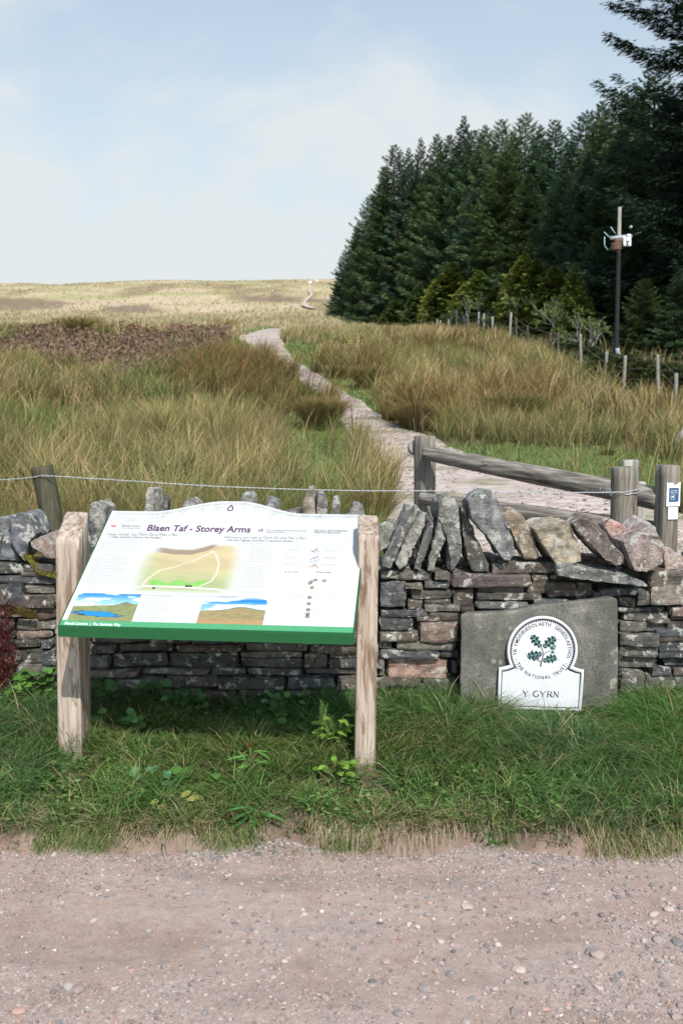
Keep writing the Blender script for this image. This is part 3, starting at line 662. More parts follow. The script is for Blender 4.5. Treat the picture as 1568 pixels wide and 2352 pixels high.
# ------------------------------------------------------------------ shape helpers
def cube_tpl(cx, cy, cz):
    bm = bmesh.new(); vid = {}
    def gv(p):
        k = tuple(np.round(p, 5))
        if k not in vid: vid[k] = bm.verts.new(p)
        return vid[k]
    for ax, (nu, nv) in enumerate(((cy, cz), (cx, cz), (cx, cy))):
        for sgn in (-1, 1):
            g = np.empty((nu + 1, nv + 1), object)
            for i in range(nu + 1):
                for j in range(nv + 1):
                    u, v_ = -1 + 2 * i / nu, -1 + 2 * j / nv
                    p = [0, 0, 0]; p[ax] = sgn; o = [k for k in range(3) if k != ax]; p[o[0]] = u; p[o[1]] = v_
                    g[i, j] = gv(p)
            for i in range(nu):
                for j in range(nv):
                    q = [g[i, j], g[i+1, j], g[i+1, j+1], g[i, j+1]]
                    if (sgn > 0) == (ax == 1): q.reverse()
                    bm.faces.new(q)
    bm.verts.index_update(); V = np.array([v.co[:] for v in bm.verts]); Fc = np.array([[v.index for v in f.verts] for f in bm.faces]); bm.free(); return V, Fc
TP = {}
def rockbox(c, size, seed, rnd=9, rough=.006, skew=.12, strata=.004):
    sx, sy, sz = [s_ / 2 for s_ in size]
    k = (max(4, min(26, int(sx * 2 / .016))), 7, max(3, min(12, int(sz * 2 / .011))))
    if k not in TP: TP[k] = cube_tpl(*k)
    V, Fc = TP[k]; V = V.copy(); r_ = np.random.default_rng(seed)
    m_ = (np.abs(V) ** rnd).sum(1) ** (1 / rnd); V = V / m_[:, None]
    cr = r_.uniform(-1, 1, (2, 2, 2, 3)) * skew
    u = (V + 1) / 2; off = 0
    for i in (0, 1):
        for j in (0, 1):
            for l in (0, 1):
                off = off + (u[:, :1] if i else 1 - u[:, :1]) * (u[:, 1:2] if j else 1 - u[:, 1:2]) * (u[:, 2:] if l else 1 - u[:, 2:]) * cr[i, j, l]
    W = V * [sx, sy, sz] + off * [min(sz, .03), .02, min(sz, .05)]
    nn = V / np.linalg.norm(V, axis=1)[:, None]; o = seed * 3.7
    d = rough * ((fbm(W[:, 0] * 14 + o, W[:, 1] * 14, W[:, 2] * 22, 3, 3) - .5) * 2.2 - 1.6 * np.abs(vn(W[:, 0] * 11 + o, W[:, 1] * 11, W[:, 2] * 20, 9) - .5)) + strata * (vn(W[:, 0] * 5 + o, 3., W[:, 2] * 95, 6) - .5) * 1.8 * (np.abs(nn[:, 1]) > .5)
    W = W + nn * d[:, None]
    return W + np.array(c), Fc
def remeshed(V, Fc, voxel, seed, rough=.008):
    me = bpy.data.meshes.new('tmp'); me.from_pydata([tuple(v) for v in V], [], Fc); me.update()
    o = bpy.data.objects.new('tmp', me); C.objects.link(o)
    bm = bmesh.new(); bm.from_mesh(me); bmesh.ops.recalc_face_normals(bm, faces=bm.faces); bm.to_mesh(me); bm.free()
    bv = o.modifiers.new('b', 'BEVEL'); bv.width = .004; bv.segments = 1; bv.limit_method = 'ANGLE'; bv.angle_limit = R(25)
    md = o.modifiers.new('r', 'REMESH'); md.mode = 'VOXEL'; md.voxel_size = voxel
    dg = bpy.context.evaluated_depsgraph_get(); dg.update(); em = bpy.data.meshes.new_from_object(o.evaluated_get(dg))
    bpy.data.objects.remove(o); bpy.data.meshes.remove(me)
    n = len(em.vertices); W = np.empty(n * 3, np.float32); em.vertices.foreach_get('co', W); W = W.reshape(-1, 3).astype(float)
    Nn = np.empty(n * 3, np.float32); em.vertices.foreach_get('normal', Nn); Nn = Nn.reshape(-1, 3)
    fc = [list(p.vertices) for p in em.polygons]; bpy.data.meshes.remove(em)
    o_ = seed * 1.93
    a = fbm(W[:, 0] * 9 + o_, W[:, 1] * 9, W[:, 2] * 9, 2, 3) - .5; b = fbm(W[:, 0] * 45 + o_, W[:, 1] * 45, W[:, 2] * 45, 2, 4) - .5
    ridg = np.abs(vn(W[:, 0] * 16 + o_, W[:, 1] * 16, W[:, 2] * 16, 8) - .5)
    c_ = np.abs(vn(W[:, 0] * 7 + o_, W[:, 1] * 7, W[:, 2] * 7, 18) - .5); W = W + Nn * (rough * (a * 2.2 + b * 1.1 - ridg * 1.5 - c_ * 2.2))[:, None]
    return W, fc
def slab_poly(pts, Y, depth, seed, tilt=0.0, shrink=.9, voxel=.009, rough=.010):
    """polygon measured on the photograph at depth Y, extruded back by `depth`"""
    r_ = np.random.default_rng(seed); W = np.array([P(a, b_, Y) for a, b_ in pts]); c0 = W.mean(0)
    Wb = c0 + (W - c0) * shrink + np.array([r_.uniform(-.02, .02), depth, r_.uniform(-.02, .02)]); W[:, 1] += r_.uniform(-.012, .012, len(W))
    n = len(W); Fc = [list(range(n)), list(range(n, 2 * n))[::-1]] + [[i, (i + 1) % n, n + (i + 1) % n, n + i] for i in range(n)]
    return remeshed(np.vstack([W, Wb]), Fc, voxel, seed, rough)
def loft(rings):
    V = np.concatenate(rings); k = len(rings[0]); Fc = []
    for i in range(len(rings) - 1):
        for j in range(k):
            a = i * k + j; b = i * k + (j + 1) % k; Fc.append([a, b, b + k, a + k])
    V = np.vstack([V, rings[0].mean(0), rings[-1].mean(0)]); n0 = len(V) - 2
    for j in range(k):
        Fc.append([n0, (j + 1) % k, j]); a = (len(rings) - 1) * k; Fc.append([n0 + 1, a + j, a + (j + 1) % k])
    return V, Fc
def log(p0, p1, r0, r1, ns=26, k=24, sq=2.0, seed=1, nz_=.004, ry=None, flut=.003, rot=0.0, topslope=0.0, bevel=.006):
    """round (sq=2) to square (sq=8) timber between two points"""
    p0, p1 = np.array(p0, float), np.array(p1, float); ax = p1 - p0; L = np.linalg.norm(ax); ax = ax / L
    ref = np.array([1., 0, 0]) if abs(ax[2]) > .5 else np.array([0, 0, 1.]); u = ref - ax * ref.dot(ax); u /= np.linalg.norm(u); w = np.cross(ax, u)
    rings = []; ts = np.concatenate([[0, bevel / L], np.linspace(bevel / L, 1 - bevel / L, ns)[1:-1], [1 - bevel / L, 1]])
    th = np.linspace(0, 2 * np.pi, k, endpoint=False)
    for i, t_ in enumerate(ts):
        rr = lerp(r0, r1, t_); e = (1 - bevel / rr) if i in (0, len(ts) - 1) else 1
        q = (np.abs(np.cos(th)) ** sq + np.abs(np.sin(th)) ** sq) ** (-1 / sq)
        rad = rr * q * e + nz_ * (fbm(np.cos(th) * 1.5 + seed * 7, np.sin(th) * 1.5, t_ * L * 4, 3) - .5) * 2 + flut * (vn(th * 7, seed + 0 * th, t_ * L * 1.5) - .5) * 2
        a = np.cos(th + rot) * rad; b = np.sin(th + rot) * rad * (1 if ry is None else ry)
        ring = p0 + ax * t_ * L + np.outer(a, u) + np.outer(b, w)
        if topslope: ring[:, 2] += (ring[:, 1] - p1[1]) * topslope * float(sm(L - .16, L - .004, t_ * L))
        rings.append(ring)
    return loft(rings)
def tube(pts, r, k=6):
    pts = np.array(pts, float); rings = []
    r = np.broadcast_to(r, len(pts))
    for i, p in enumerate(pts):
        d = pts[min(i + 1, len(pts) - 1)] - pts[max(i - 1, 0)]; d = d / (np.linalg.norm(d) + 1e-9)
        ref = np.array([0, 0, 1.]) if abs(d[2]) < .8 else np.array([1., 0, 0]); u = np.cross(d, ref); u /= np.linalg.norm(u); w = np.cross(d, u)
        th = np.linspace(0, 2 * np.pi, k, endpoint=False); rings.append(p + r[i] * (np.outer(np.cos(th), u) + np.outer(np.sin(th), w)))
    return loft(rings)
def boxv(x0, x1, y0, y1, z0, z1):
    V = np.array([(x, y, z) for x in (x0, x1) for y in (y0, y1) for z in (z0, z1)], float)
    return V, [[0, 1, 3, 2], [4, 6, 7, 5], [0, 4, 5, 1], [2, 3, 7, 6], [0, 2, 6, 4], [1, 5, 7, 3]]
def extrude_flat(P2, fr, th):
    """polygon P2 (n,2) in frame fr=(o,u,v,nrm); thickness th along nrm"""
    o, u, v_, n_ = fr; P2 = np.asarray(P2, float); A0 = o + np.outer(P2[:, 0], u) + np.outer(P2[:, 1], v_); B0 = A0 + n_ * th; n = len(P2)
    return np.vstack([A0, B0]), [list(range(n))[::-1], list(range(n, 2 * n))] + [[i, (i + 1) % n, n + (i + 1) % n, n + i] for i in range(n)]

# ------------------------------------------------------------------ dry stone wall
WY = 4.62
wall = thing('dry_stone_wall', (0.3, 4.8, .2), 'grey dry stone wall with rough upright coping stones behind the grass bank', 'wall')
c3 = lambda L: [(826.7 + a * .4727, 1331.8 + b_ * .4727, 826.7 + c_ * .4727, 1331.8 + d * .4727) for a, b_, c_, d in L]
c2 = lambda L: [(826.7 + a * .4727, 964.4 + b_ * .4727, 826.7 + c_ * .4727, 964.4 + d * .4727) for a, b_, c_, d in L]
c4 = lambda L: [(a * .2929, 1028.7 + b_ * .2929, c_ * .2929, 1028.7 + d * .2929) for a, b_, c_, d in L]
rects = c2([(95, 742, 340, 788), (365, 738, 435, 780), (440, 745, 835, 815), (838, 752, 918, 802), (640, 692, 950, 748), (212, 797, 303, 825), (310, 782, 435, 823), (815, 792, 1060, 848), (1062, 792, 1128, 835), (570, 817, 808, 845), (1165, 812, 1345, 856), (1345, 830, 1400, 905), (1400, 735, 1600, 815), (1130, 840, 1165, 870)])
rects += c3([(95, 12, 225, 138), (215, 20, 303, 47), (245, 50, 458, 102), (455, 52, 553, 133), (310, 98, 445, 124), (230, 103, 305, 150), (308, 124, 490, 163), (95, 150, 333, 192), (335, 163, 483, 210), (275, 185, 357, 213), (95, 192, 267, 254), (290, 208, 478, 293), (92, 256, 288, 300), (90, 303, 153, 337), (170, 296, 470, 345), (92, 340, 388, 388), (395, 345, 480, 382), (90, 390, 118, 432), (130, 385, 432, 488), (445, 400, 480, 468), (90, 435, 123, 472), (90, 480, 300, 518), (302, 490, 472, 530), (140, 518, 360, 553), (360, 532, 475, 565),
             (565, 67, 893, 105), (915, 50, 1155, 88), (566, 110, 820, 145), (840, 97, 1015, 122), (490, 133, 560, 160), (1258, 84, 1348, 133), (1258, 135, 1487, 162), (1285, 163, 1507, 208), (1260, 212, 1490, 258), (1400, 190, 1507, 212), (1255, 260, 1445, 320), (1255, 324, 1450, 375), (1510, 132, 1600, 176), (1515, 178, 1600, 204), (1492, 206, 1600, 238), (1432, 240, 1600, 275), (1447, 278, 1600, 304), (1450, 306, 1600, 383), (1255, 378, 1455, 440), (1483, 387, 1600, 425), (1420, 427, 1520, 468), (1522, 428, 1600, 466), (1258, 442, 1383, 545), (1387, 470, 1600, 545), (1405, 18, 1600, 120), (1135, 60, 1255, 84)])
rects += c4([(-60, 905, 185, 1000), (195, 910, 425, 968), (165, 958, 420, 1008), (-40, 1008, 420, 1065), (180, 1078, 425, 1150), (60, 1072, 175, 1230), (-60, 1075, 58, 1240), (145, 1155, 425, 1245), (-50, 1245, 290, 1345), (295, 1248, 430, 1350), (100, 1350, 430, 1443), (-60, 1352, 95, 1440), (110, 1446, 390, 1508), (-60, 1444, 105, 1510), (115, 1512, 300, 1575), (305, 1512, 380, 1585), (-60, 1515, 110, 1580), (155, 1590, 335, 1705), (-60, 1600, 150, 1705), (340, 1600, 440, 1710), (-50, 1712, 310, 1819), (310, 1715, 440, 1800), (-60, 1822, 300, 1950), (300, 1810, 440, 1950)])
body = MB()
def stone_col(r_, pink=.12):
    u = r_.random()
    if u < pink * .7: c_ = A(.30, .215, .185)
    elif u < .3: c_ = A(.20, .165, .14)
    elif u < .55: c_ = A(.15, .155, .165)
    elif u < .8: c_ = A(.185, .175, .16)
    else: c_ = A(.24, .22, .185)
    return c_ * r_.uniform(.45, .95)
sd = 100
def put(x0, z0, x1, z1, col=None):
    global sd
    sd += 1; r_ = np.random.default_rng(sd)
    if x1 - x0 < .02 or z1 - z0 < .012: return
    d = .20; yf = WY + r_.uniform(-.028, .034)
    V_, F_ = rockbox(((x0 + x1) / 2, yf + d / 2, (z0 + z1) / 2), (x1 - x0 + .002, d, z1 - z0 - .001), sd, rnd=r_.uniform(10, 26), rough=.0075, skew=.2)
    body.add(V_, F_, stone_col(r_) if col is None else A(*col))
for i, (a, b_, c_, d_) in enumerate(rects):
    p = P(a, d_, WY); q = P(c_, b_, WY)
    col = None
    if (a, b_) == c3([(130, 385, 0, 0)])[0][:2]: col = (.42, .27, .23)
    if (a, b_) == c3([(1405, 18, 0, 0)])[0][:2]: col = (.30, .25, .21)
    if (a, b_) == c4([(-50, 1245, 0, 0)])[0][:2]: col = (.36, .28, .27)
    if (a, b_) == c2([(440, 745, 0, 0)])[0][:2]: col = (.125, .10, .10)
    put(p[0], p[2], q[0], q[2], col)
# courses elsewhere (behind the board, behind the slab, and beyond the frame)
def fill(x0, x1, z0, z1, seed):
    r_ = np.random.default_rng(seed); z_ = z0
    while z_ < z1 - .02:
        hgt = min(r_.uniform(.032, .085), z1 - z_); x_ = x0 - r_.uniform(0, .1)
        while x_ < x1 - .02:
            w = r_.uniform(.10, .36); xe = min(x_ + w, x1)
            if hgt > .065 and r_.random() < .5:
                k_ = r_.uniform(.4, .6); put(max(x_, x0), z_, xe, z_ + hgt * k_); put(max(x_, x0), z_ + hgt * k_ + .003, xe, z_ + hgt)
            else: put(max(x_, x0), z_, xe - .005, z_ + hgt - .004 - r_.uniform(0, .006))
            x_ = xe + .003
        z_ += hgt
xl = P(125, 1400, WY)[0]; xr = P(870, 1400, WY)[0]; zt_top = P(784, 1318, WY)[2]
fill(xl, xr, .16, zt_top, 1); fill(P(1063, 1400, WY)[0], P(1418, 1400, WY)[0], .16, P(784, 1412, WY)[2], 2)
fill(P(1583, 1400, WY)[0], 2.9, .12, P(784, 1340, WY)[2], 3); fill(-3.1, P(-18, 1400, WY)[0], .12, P(784, 1300, WY)[2], 4)
body.build('stone_courses', M['stone'], wall, False)
core = MB(); V_, F_ = rockbox((-.05, 4.93, .48), (6.1, .40, .72), 5, 12, .004); core.add(V_, F_, A(.06, .055, .05)); core.build('core', M['stone'], wall, True)
cop = [
 # (polygon, depthY, thickness back, colour, label)
 ([(0,1187),(18,1188),(29,1204),(20,1222),(30,1257),(47,1292),(25,1290),(-12,1290),(-14,1200)], 4.66, .30, (.20,.205,.22), None),
 ([(41,1172),(59,1181),(79,1219),(86,1231),(67,1247),(58,1294),(34,1265),(18,1234),(23,1204)], 4.60, .32, (.175,.185,.21), None),
 ([(70,1240),(105,1226),(123,1251),(128,1283),(111,1284),(67,1257)], 4.58, .26, (.42,.32,.29), 'pinkish coping stone lying next to the moss'),
 ([(199,1160),(219,1149),(243,1166),(245,1200),(232,1240),(203,1243)], 4.62, .3, (.30,.28,.26), 'pale lichened coping stone right beside the left sign post'),
 ([(196,1180),(215,1195),(240,1290),(215,1300),(196,1300)], 4.60, .3, (.14,.14,.15), None),
 ([(322,1190),(337,1120),(354,1121),(358,1180),(356,1300),(318,1300)], 4.66, .2, (.45,.43,.39), 'whitish upright coping stone sticking up behind the board'),
 ([(359,1185),(378,1129),(385,1143),(385,1175),(390,1300),(362,1300)], 4.66, .2, (.14,.14,.16), None),
 ([(408,1170),(428,1145),(448,1160),(456,1300),(405,1300)], 4.66, .25, (.30,.28,.27), None),
 ([(548,1150),(556,1131),(572,1128),(584,1142),(590,1300),(545,1300)], 4.66, .25, (.34,.33,.31), None),
 ([(608,1145),(618,1133),(642,1146),(650,1300),(600,1300)], 4.66, .25, (.24,.24,.25), None),
 ([(690,1165),(702,1124),(722,1120),(725,1166),(728,1300),(690,1300)], 4.66, .22, (.38,.32,.27), None),
 ([(722,1168),(730,1130),(745,1131),(754,1150),(758,1300),(725,1300)], 4.66, .22, (.26,.24,.24), None),
 ([(758,1170),(765,1138),(777,1137),(783,1160),(788,1300),(758,1300)], 4.66, .22, (.25,.26,.26), None),
 ([(800,1180),(812,1150),(835,1160),(845,1300),(800,1300)], 4.70, .22, (.25,.24,.24), None),
 ([(250,1200),(290,1180),(310,1290),(255,1300)], 4.66, .25, (.2,.2,.2), None),
 ([(460,1180),(500,1165),(535,1190),(535,1300),(460,1300)], 4.68, .25, (.2,.19,.18), None),
 ([(650,1170),(680,1160),(686,1300),(655,1300)], 4.68, .25, (.22,.2,.2), None),
 ([(866,1206),(885,1196),(903,1204),(905,1215),(890,1262),(866,1275)], 4.70, .2, (.38,.37,.34), 'white speckled coping stone half hidden by the right sign post'),
 ([(928,1163),(952,1172),(947,1201),(898,1312),(874,1307),(872,1295)], 4.60, .34, (.20,.195,.19), 'dark smooth coping slab leaning right next to the right sign post'),
 ([(968,1172),(980,1180),(978,1205),(933,1305),(917,1309),(905,1295),(935,1220)], 4.61, .34, (.36,.34,.31), 'coping slab blotched with white lichen'),
 ([(983,1189),(999,1201),(992,1239),(966,1314),(945,1312),(947,1291)], 4.61, .32, (.17,.165,.165), None),
 ([(1009,1192),(1028,1196),(1028,1229),(997,1317),(978,1314),(980,1286)], 4.62, .34, (.22,.22,.20), None),
 ([(1008,1150),(1020,1135),(1049,1142),(1056,1168),(1063,1267),(1058,1291),(1039,1319),(1032,1314),(1025,1248),(1004,1187)], 4.60, .34, (.22,.215,.205), 'tall upright coping slab with orange lichen on its top edge'),
 ([(1058,1163),(1070,1168),(1091,1229),(1124,1295),(1124,1317),(1084,1314),(1072,1286),(1058,1220)], 4.64, .30, (.13,.125,.12), None),
 ([(1072,1149),(1110,1123),(1134,1127),(1153,1163),(1172,1215),(1186,1272),(1174,1291),(1158,1291),(1129,1253),(1082,1196)], 4.56, .28, (.27,.27,.275), 'largest coping stone, broad grey and tallest on the wall'),
 ([(1150,1170),(1170,1165),(1200,1182),(1219,1224),(1238,1272),(1233,1286),(1205,1286),(1176,1234)], 4.62, .3, (.40,.31,.23), 'tan brown coping stone leaning on the largest grey one'),
 ([(1221,1213),(1252,1201),(1309,1196),(1340,1253),(1335,1291),(1280,1307),(1271,1295),(1243,1248)], 4.56, .3, (.43,.37,.28), 'blocky pale sandstone coping stone'),
 ([(1309,1201),(1347,1179),(1370,1196),(1432,1276),(1436,1295),(1418,1305),(1389,1286),(1318,1224)], 4.54, .3, (.22,.18,.16), 'dark brown slab coping stone slanting down to the right'),
 ([(1385,1210),(1401,1194),(1451,1215),(1451,1235),(1427,1260),(1405,1240)], 4.74, .25, (.55,.34,.29), 'small bright pink coping stone behind two bigger ones'),
 ([(1429,1243),(1470,1222),(1517,1229),(1526,1248),(1524,1295),(1488,1319),(1455,1314),(1437,1267)], 4.54, .32, (.36,.28,.26), 'big purplish pink coping boulder'),
 ([(1440,1225),(1474,1200),(1512,1213),(1520,1245),(1470,1250)], 4.72, .25, (.45,.38,.37), None),
 ([(1516,1262),(1530,1255),(1600,1295),(1625,1330),(1530,1318)], 4.66, .3, (.55,.42,.38), 'pale pink coping stone at the right edge of the photo'),
 ([(1276,1298),(1310,1294),(1345,1306),(1430,1316),(1482,1334),(1489,1349),(1400,1342),(1330,1334),(1280,1324)], 4.52, .36, (.21,.215,.21), 'long curved grey slab lying flat below the pink boulder'),
 ([(1040,1300),(1120,1280),(1190,1300),(1190,1320),(1040,1318)], 4.78, .2, (.3,.25,.22), None),
 ([(1130,1285),(1240,1284),(1290,1300),(1290,1322),(1130,1320)], 4.80, .2, (.25,.22,.2), None),
 ([(1330,1270),(1400,1280),(1460,1300),(1460,1330),(1330,1325)], 4.80, .2, (.3,.22,.2), None),
]
for i, (pl, Yd, dp, cl_, lb) in enumerate(cop):
    V_, F_ = slab_poly(pl, Yd, dp, 300 + i)
    mb = MB(); mb.add(V_, F_, A(*cl_)); o = mb.build('coping_stone', M['lichen_stone'], wall, False)
    if lb: o['label'] = lb
for k, (x0, x1) in enumerate([(1.68, 2.95), (-3.05, -1.62)]):
    r_ = np.random.default_rng(900 + k); x_ = x0
    while x_ < x1:
        w = r_.uniform(.06, .12); hh = r_.uniform(.16, .26); zb = .86; tl = r_.uniform(-.08, .08); y0_ = WY + .02
        W = np.array([(x_, y0_, zb), (x_ + w, y0_, zb), (x_ + w + tl, y0_, zb + hh * .8), (x_ + w / 2 + tl, y0_, zb + hh), (x_ + tl, y0_, zb + hh * .85)])
        Wb = W + [0, .3, 0]; n_ = 5
        V_, F_ = remeshed(np.vstack([W, Wb]), [list(range(5)), list(range(5, 10))[::-1]] + [[i, (i + 1) % 5, 5 + (i + 1) % 5, 5 + i] for i in range(5)], .014, 950 + k * 40 + int(x_ * 9))
        mb = MB(); mb.add(V_, F_, stone_col(r_)); mb.build('coping_stone', M['lichen_stone'], wall, False); x_ += w * .98
# moss on the slab by the left post
ms = Bag(); n = 9000
u_ = rng.uniform(0, 1, n); a_ = rng.uniform(0, 1, n)
mp_ = np.array([P(56 + 72 * q, 1262 + 46 * np.clip(q * 1.6, 0, .72) + r__ * (14 + 20 * q), WY - .035 + .14 * (1 - r__)) for q, r__ in zip(u_, a_)])
gcol = mixc((.16, .16, .03), (.42, .37, .07), rng.random(n))
ms.add(blades(mp_[:, 0], mp_[:, 1], mp_[:, 2], rng.uniform(.006, .016, n), rng.uniform(.003, .006, n), rng.uniform(0, 6.28, n), rng.uniform(.2, 1.5, n), gcol * .7, gcol, 2, .4))
n = 2500; u_ = rng.random(n); a_ = rng.random(n)
mp_ = np.array([P(12 + 70 * q, 1395 + 16 * abs(q - .3) + r__ * 16, WY - .035) for q, r__ in zip(u_, a_)]); gcol = mixc((.12, .10, .03), (.30, .22, .07), rng.random(n))
ms.add(blades(mp_[:, 0], mp_[:, 1], mp_[:, 2], rng.uniform(.004, .01, n), rng.uniform(.003, .006, n), rng.uniform(0, 6.28, n), rng.uniform(.2, 1.5, n), gcol * .7, gcol, 2, .4))
ms.build('moss', M['grass'], wall)

# ------------------------------------------------------------------ lettering
def text2d(s, bold=0.0):
    cu = bpy.data.curves.new('t', 'FONT'); cu.body = s; cu.size = 1.0; cu.offset = bold; cu.resolution_u = 3
    o = bpy.data.objects.new('t', cu); C.objects.link(o); dg = bpy.context.evaluated_depsgraph_get(); dg.update()
    me = bpy.data.meshes.new_from_object(o.evaluated_get(dg)); V = np.array([v.co[:] for v in me.vertices]); Fc = [list(p.vertices) for p in me.polygons]
    bpy.data.objects.remove(o); bpy.data.curves.remove(cu); bpy.data.meshes.remove(me)
    return V[:, :2], Fc
def fitted(s, u0, u1, v0, cap, bold=0.0, ang=0.0):
    """string stretched between u0..u1 on baseline v0 with capital height cap"""
    V, Fc = text2d(s, bold); w = V[:, 0].max() - V[:, 0].min(); x = (V[:, 0] - V[:, 0].min()) * (u1 - u0) / w; y = V[:, 1] * cap / .70
    return np.stack([x + u0, y + v0], -1), Fc
def on_frame(mb, P2, Fc, fr, lift, col=None):
    o, u, v_, n_ = fr; mb.add(o + np.outer(P2[:, 0], u) + np.outer(P2[:, 1], v_) + n_ * lift, Fc, col)
def stroke(P2, w, closed=False):
    """flat ribbon along 2-d points"""
    P2 = np.asarray(P2, float); n = len(P2)
    d = np.roll(P2, -1, 0) - np.roll(P2, 1, 0)
    if not closed: d[0] = P2[1] - P2[0]; d[-1] = P2[-1] - P2[-2]
    d /= np.linalg.norm(d, axis=1)[:, None] + 1e-12; nn = np.stack([-d[:, 1], d[:, 0]], -1)
    w = np.broadcast_to(np.asarray(w, float), n)[:, None] / 2
    V = np.vstack([P2 + nn * w, P2 - nn * w]); m_ = n if closed else n - 1
    return V, [[i, (i + 1) % n, n + (i + 1) % n, n + i][::-1] for i in range(m_)]
def ring(c, rx, ry, n=28): 
    a = np.linspace(0, 2 * np.pi, n, endpoint=False); return np.stack([c[0] + rx * np.cos(a), c[1] + ry * np.sin(a)], -1)

# ------------------------------------------------------------------ information board
bd = thing('information_board', (-.5, 4.0, .12), 'white sloping information board with green front edge on two pale wooden posts', 'information board')
A0 = np.array([-1.066, 3.70, .780]); B0 = np.array([.041, 3.595, .774]); D0 = np.array([-1.015, 4.345, 1.151])
pu = (B0 - A0); PW = np.linalg.norm(pu); pu /= PW; pv = D0 - A0; pv -= pu * pv.dot(pu); PH = np.linalg.norm(pv); pv /= PH; pn = np.cross(pu, pv)
FR = (A0, pu, pv, pn)
def pan(px, py):
    d = ray(px, py); o = np.array([0, 0, EYE]); t_ = (A0 - o).dot(pn) / d.dot(pn); q = o + d * t_ - A0; return np.array([q.dot(pu), q.dot(pv)])
k1 = lambda a, b_: pan(110.2 + a * .4862, 1129.8 + b_ * .4862)
k4 = lambda a, b_: pan(110.2 + a * .2577, 1148.1 + b_ * .2577)
k5 = lambda a, b_: pan(477.6 + a * .2577, 1148.1 + b_ * .2577)
M['print'] = colmat('board_print', .5, .15)
m, nt, b = newmat('board_white'); nt.links.new(ramp(nt, noise_n(nt, coords(nt), 4, 4), [(.3, (.515, .525, .52)), (.7, (.525, .535, .53))]), b.inputs['Base Color'])
b.inputs['Roughness'].default_value = .5; b.inputs['Specular IOR Level'].default_value = .15; M['white'] = m
M['green'] = flat('green_paint_shaded', (.010, .088, .028), .4, .4); M['greenglare'] = flat('green_paint_glare', (.07, .30, .14), .45, .4)  # one green paint: sun glare painted into the band, shade into the lip
top = [(0, PH - .004)]
for uu in np.linspace(0, 1, 61):
    bmp = .085 * sm(.16, .44, uu) * sm(.76, .50, uu); top.append((uu * PW, PH + bmp - .004 + .010 * sm(.30, .0, uu) * 0))
outline = [(0, 0), (PW, 0)] + [tuple(q) for q in top[1:][::-1]]
V_, F_ = extrude_flat([(a, b_) for a, b_ in outline], (A0 - pn * .03, pu, pv, pn), .03)
mb = MB(); mb.add(V_, F_); panel = mb.build('panel', M['white'], bd)
bmn = bmesh.new(); bmn.from_mesh(panel.data); bmesh.ops.recalc_face_normals(bmn, faces=bmn.faces); bmn.to_mesh(panel.data); bmn.free()
# green trim: front lip, underside rails and thin side edges
mb = MB()
lipH = .052
V_, F_ = extrude_flat([(-.004, -.034), (PW + .004, -.034), (PW + .004, 0), (-.004, 0)], (A0 - pn * .046, pu, pv, pn), .0)  # unused profile kept flat
prof = [(.001, .0012), (-.004, .0006), (-.007, -.004), (-.024, -.036), (.004, -.040), (.004, -.0305)]
def sweep(prof, u0, u1):
    Vv = []
    for u_ in (u0, u1): Vv += [A0 + pu * u_ + pv * q[0] + pn * q[1] for q in prof]
    n = len(prof); return np.array(Vv), [list(range(n)), list(range(n, 2 * n))[::-1]] + [[i, n + i, n + (i + 1) % n, (i + 1) % n] for i in range(n)]
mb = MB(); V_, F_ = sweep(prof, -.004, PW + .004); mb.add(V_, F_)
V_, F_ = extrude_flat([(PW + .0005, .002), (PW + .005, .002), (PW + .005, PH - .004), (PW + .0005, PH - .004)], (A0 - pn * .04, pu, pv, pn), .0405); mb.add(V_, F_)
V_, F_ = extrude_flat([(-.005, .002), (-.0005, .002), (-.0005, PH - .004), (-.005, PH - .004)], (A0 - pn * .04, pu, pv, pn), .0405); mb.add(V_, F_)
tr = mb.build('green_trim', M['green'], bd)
bmn = bmesh.new(); bmn.from_mesh(tr.data); bmesh.ops.recalc_face_normals(bmn, faces=bmn.faces); bmn.to_mesh(tr.data); bmn.free()
mb = MB(); mb.add(*extrude_flat([(.0, 0.001), (PW, .001), (PW, .031), (0, .031)], (A0, pu, pv, pn), .0008)); mb.build('green_band', M['greenglare'], panel)
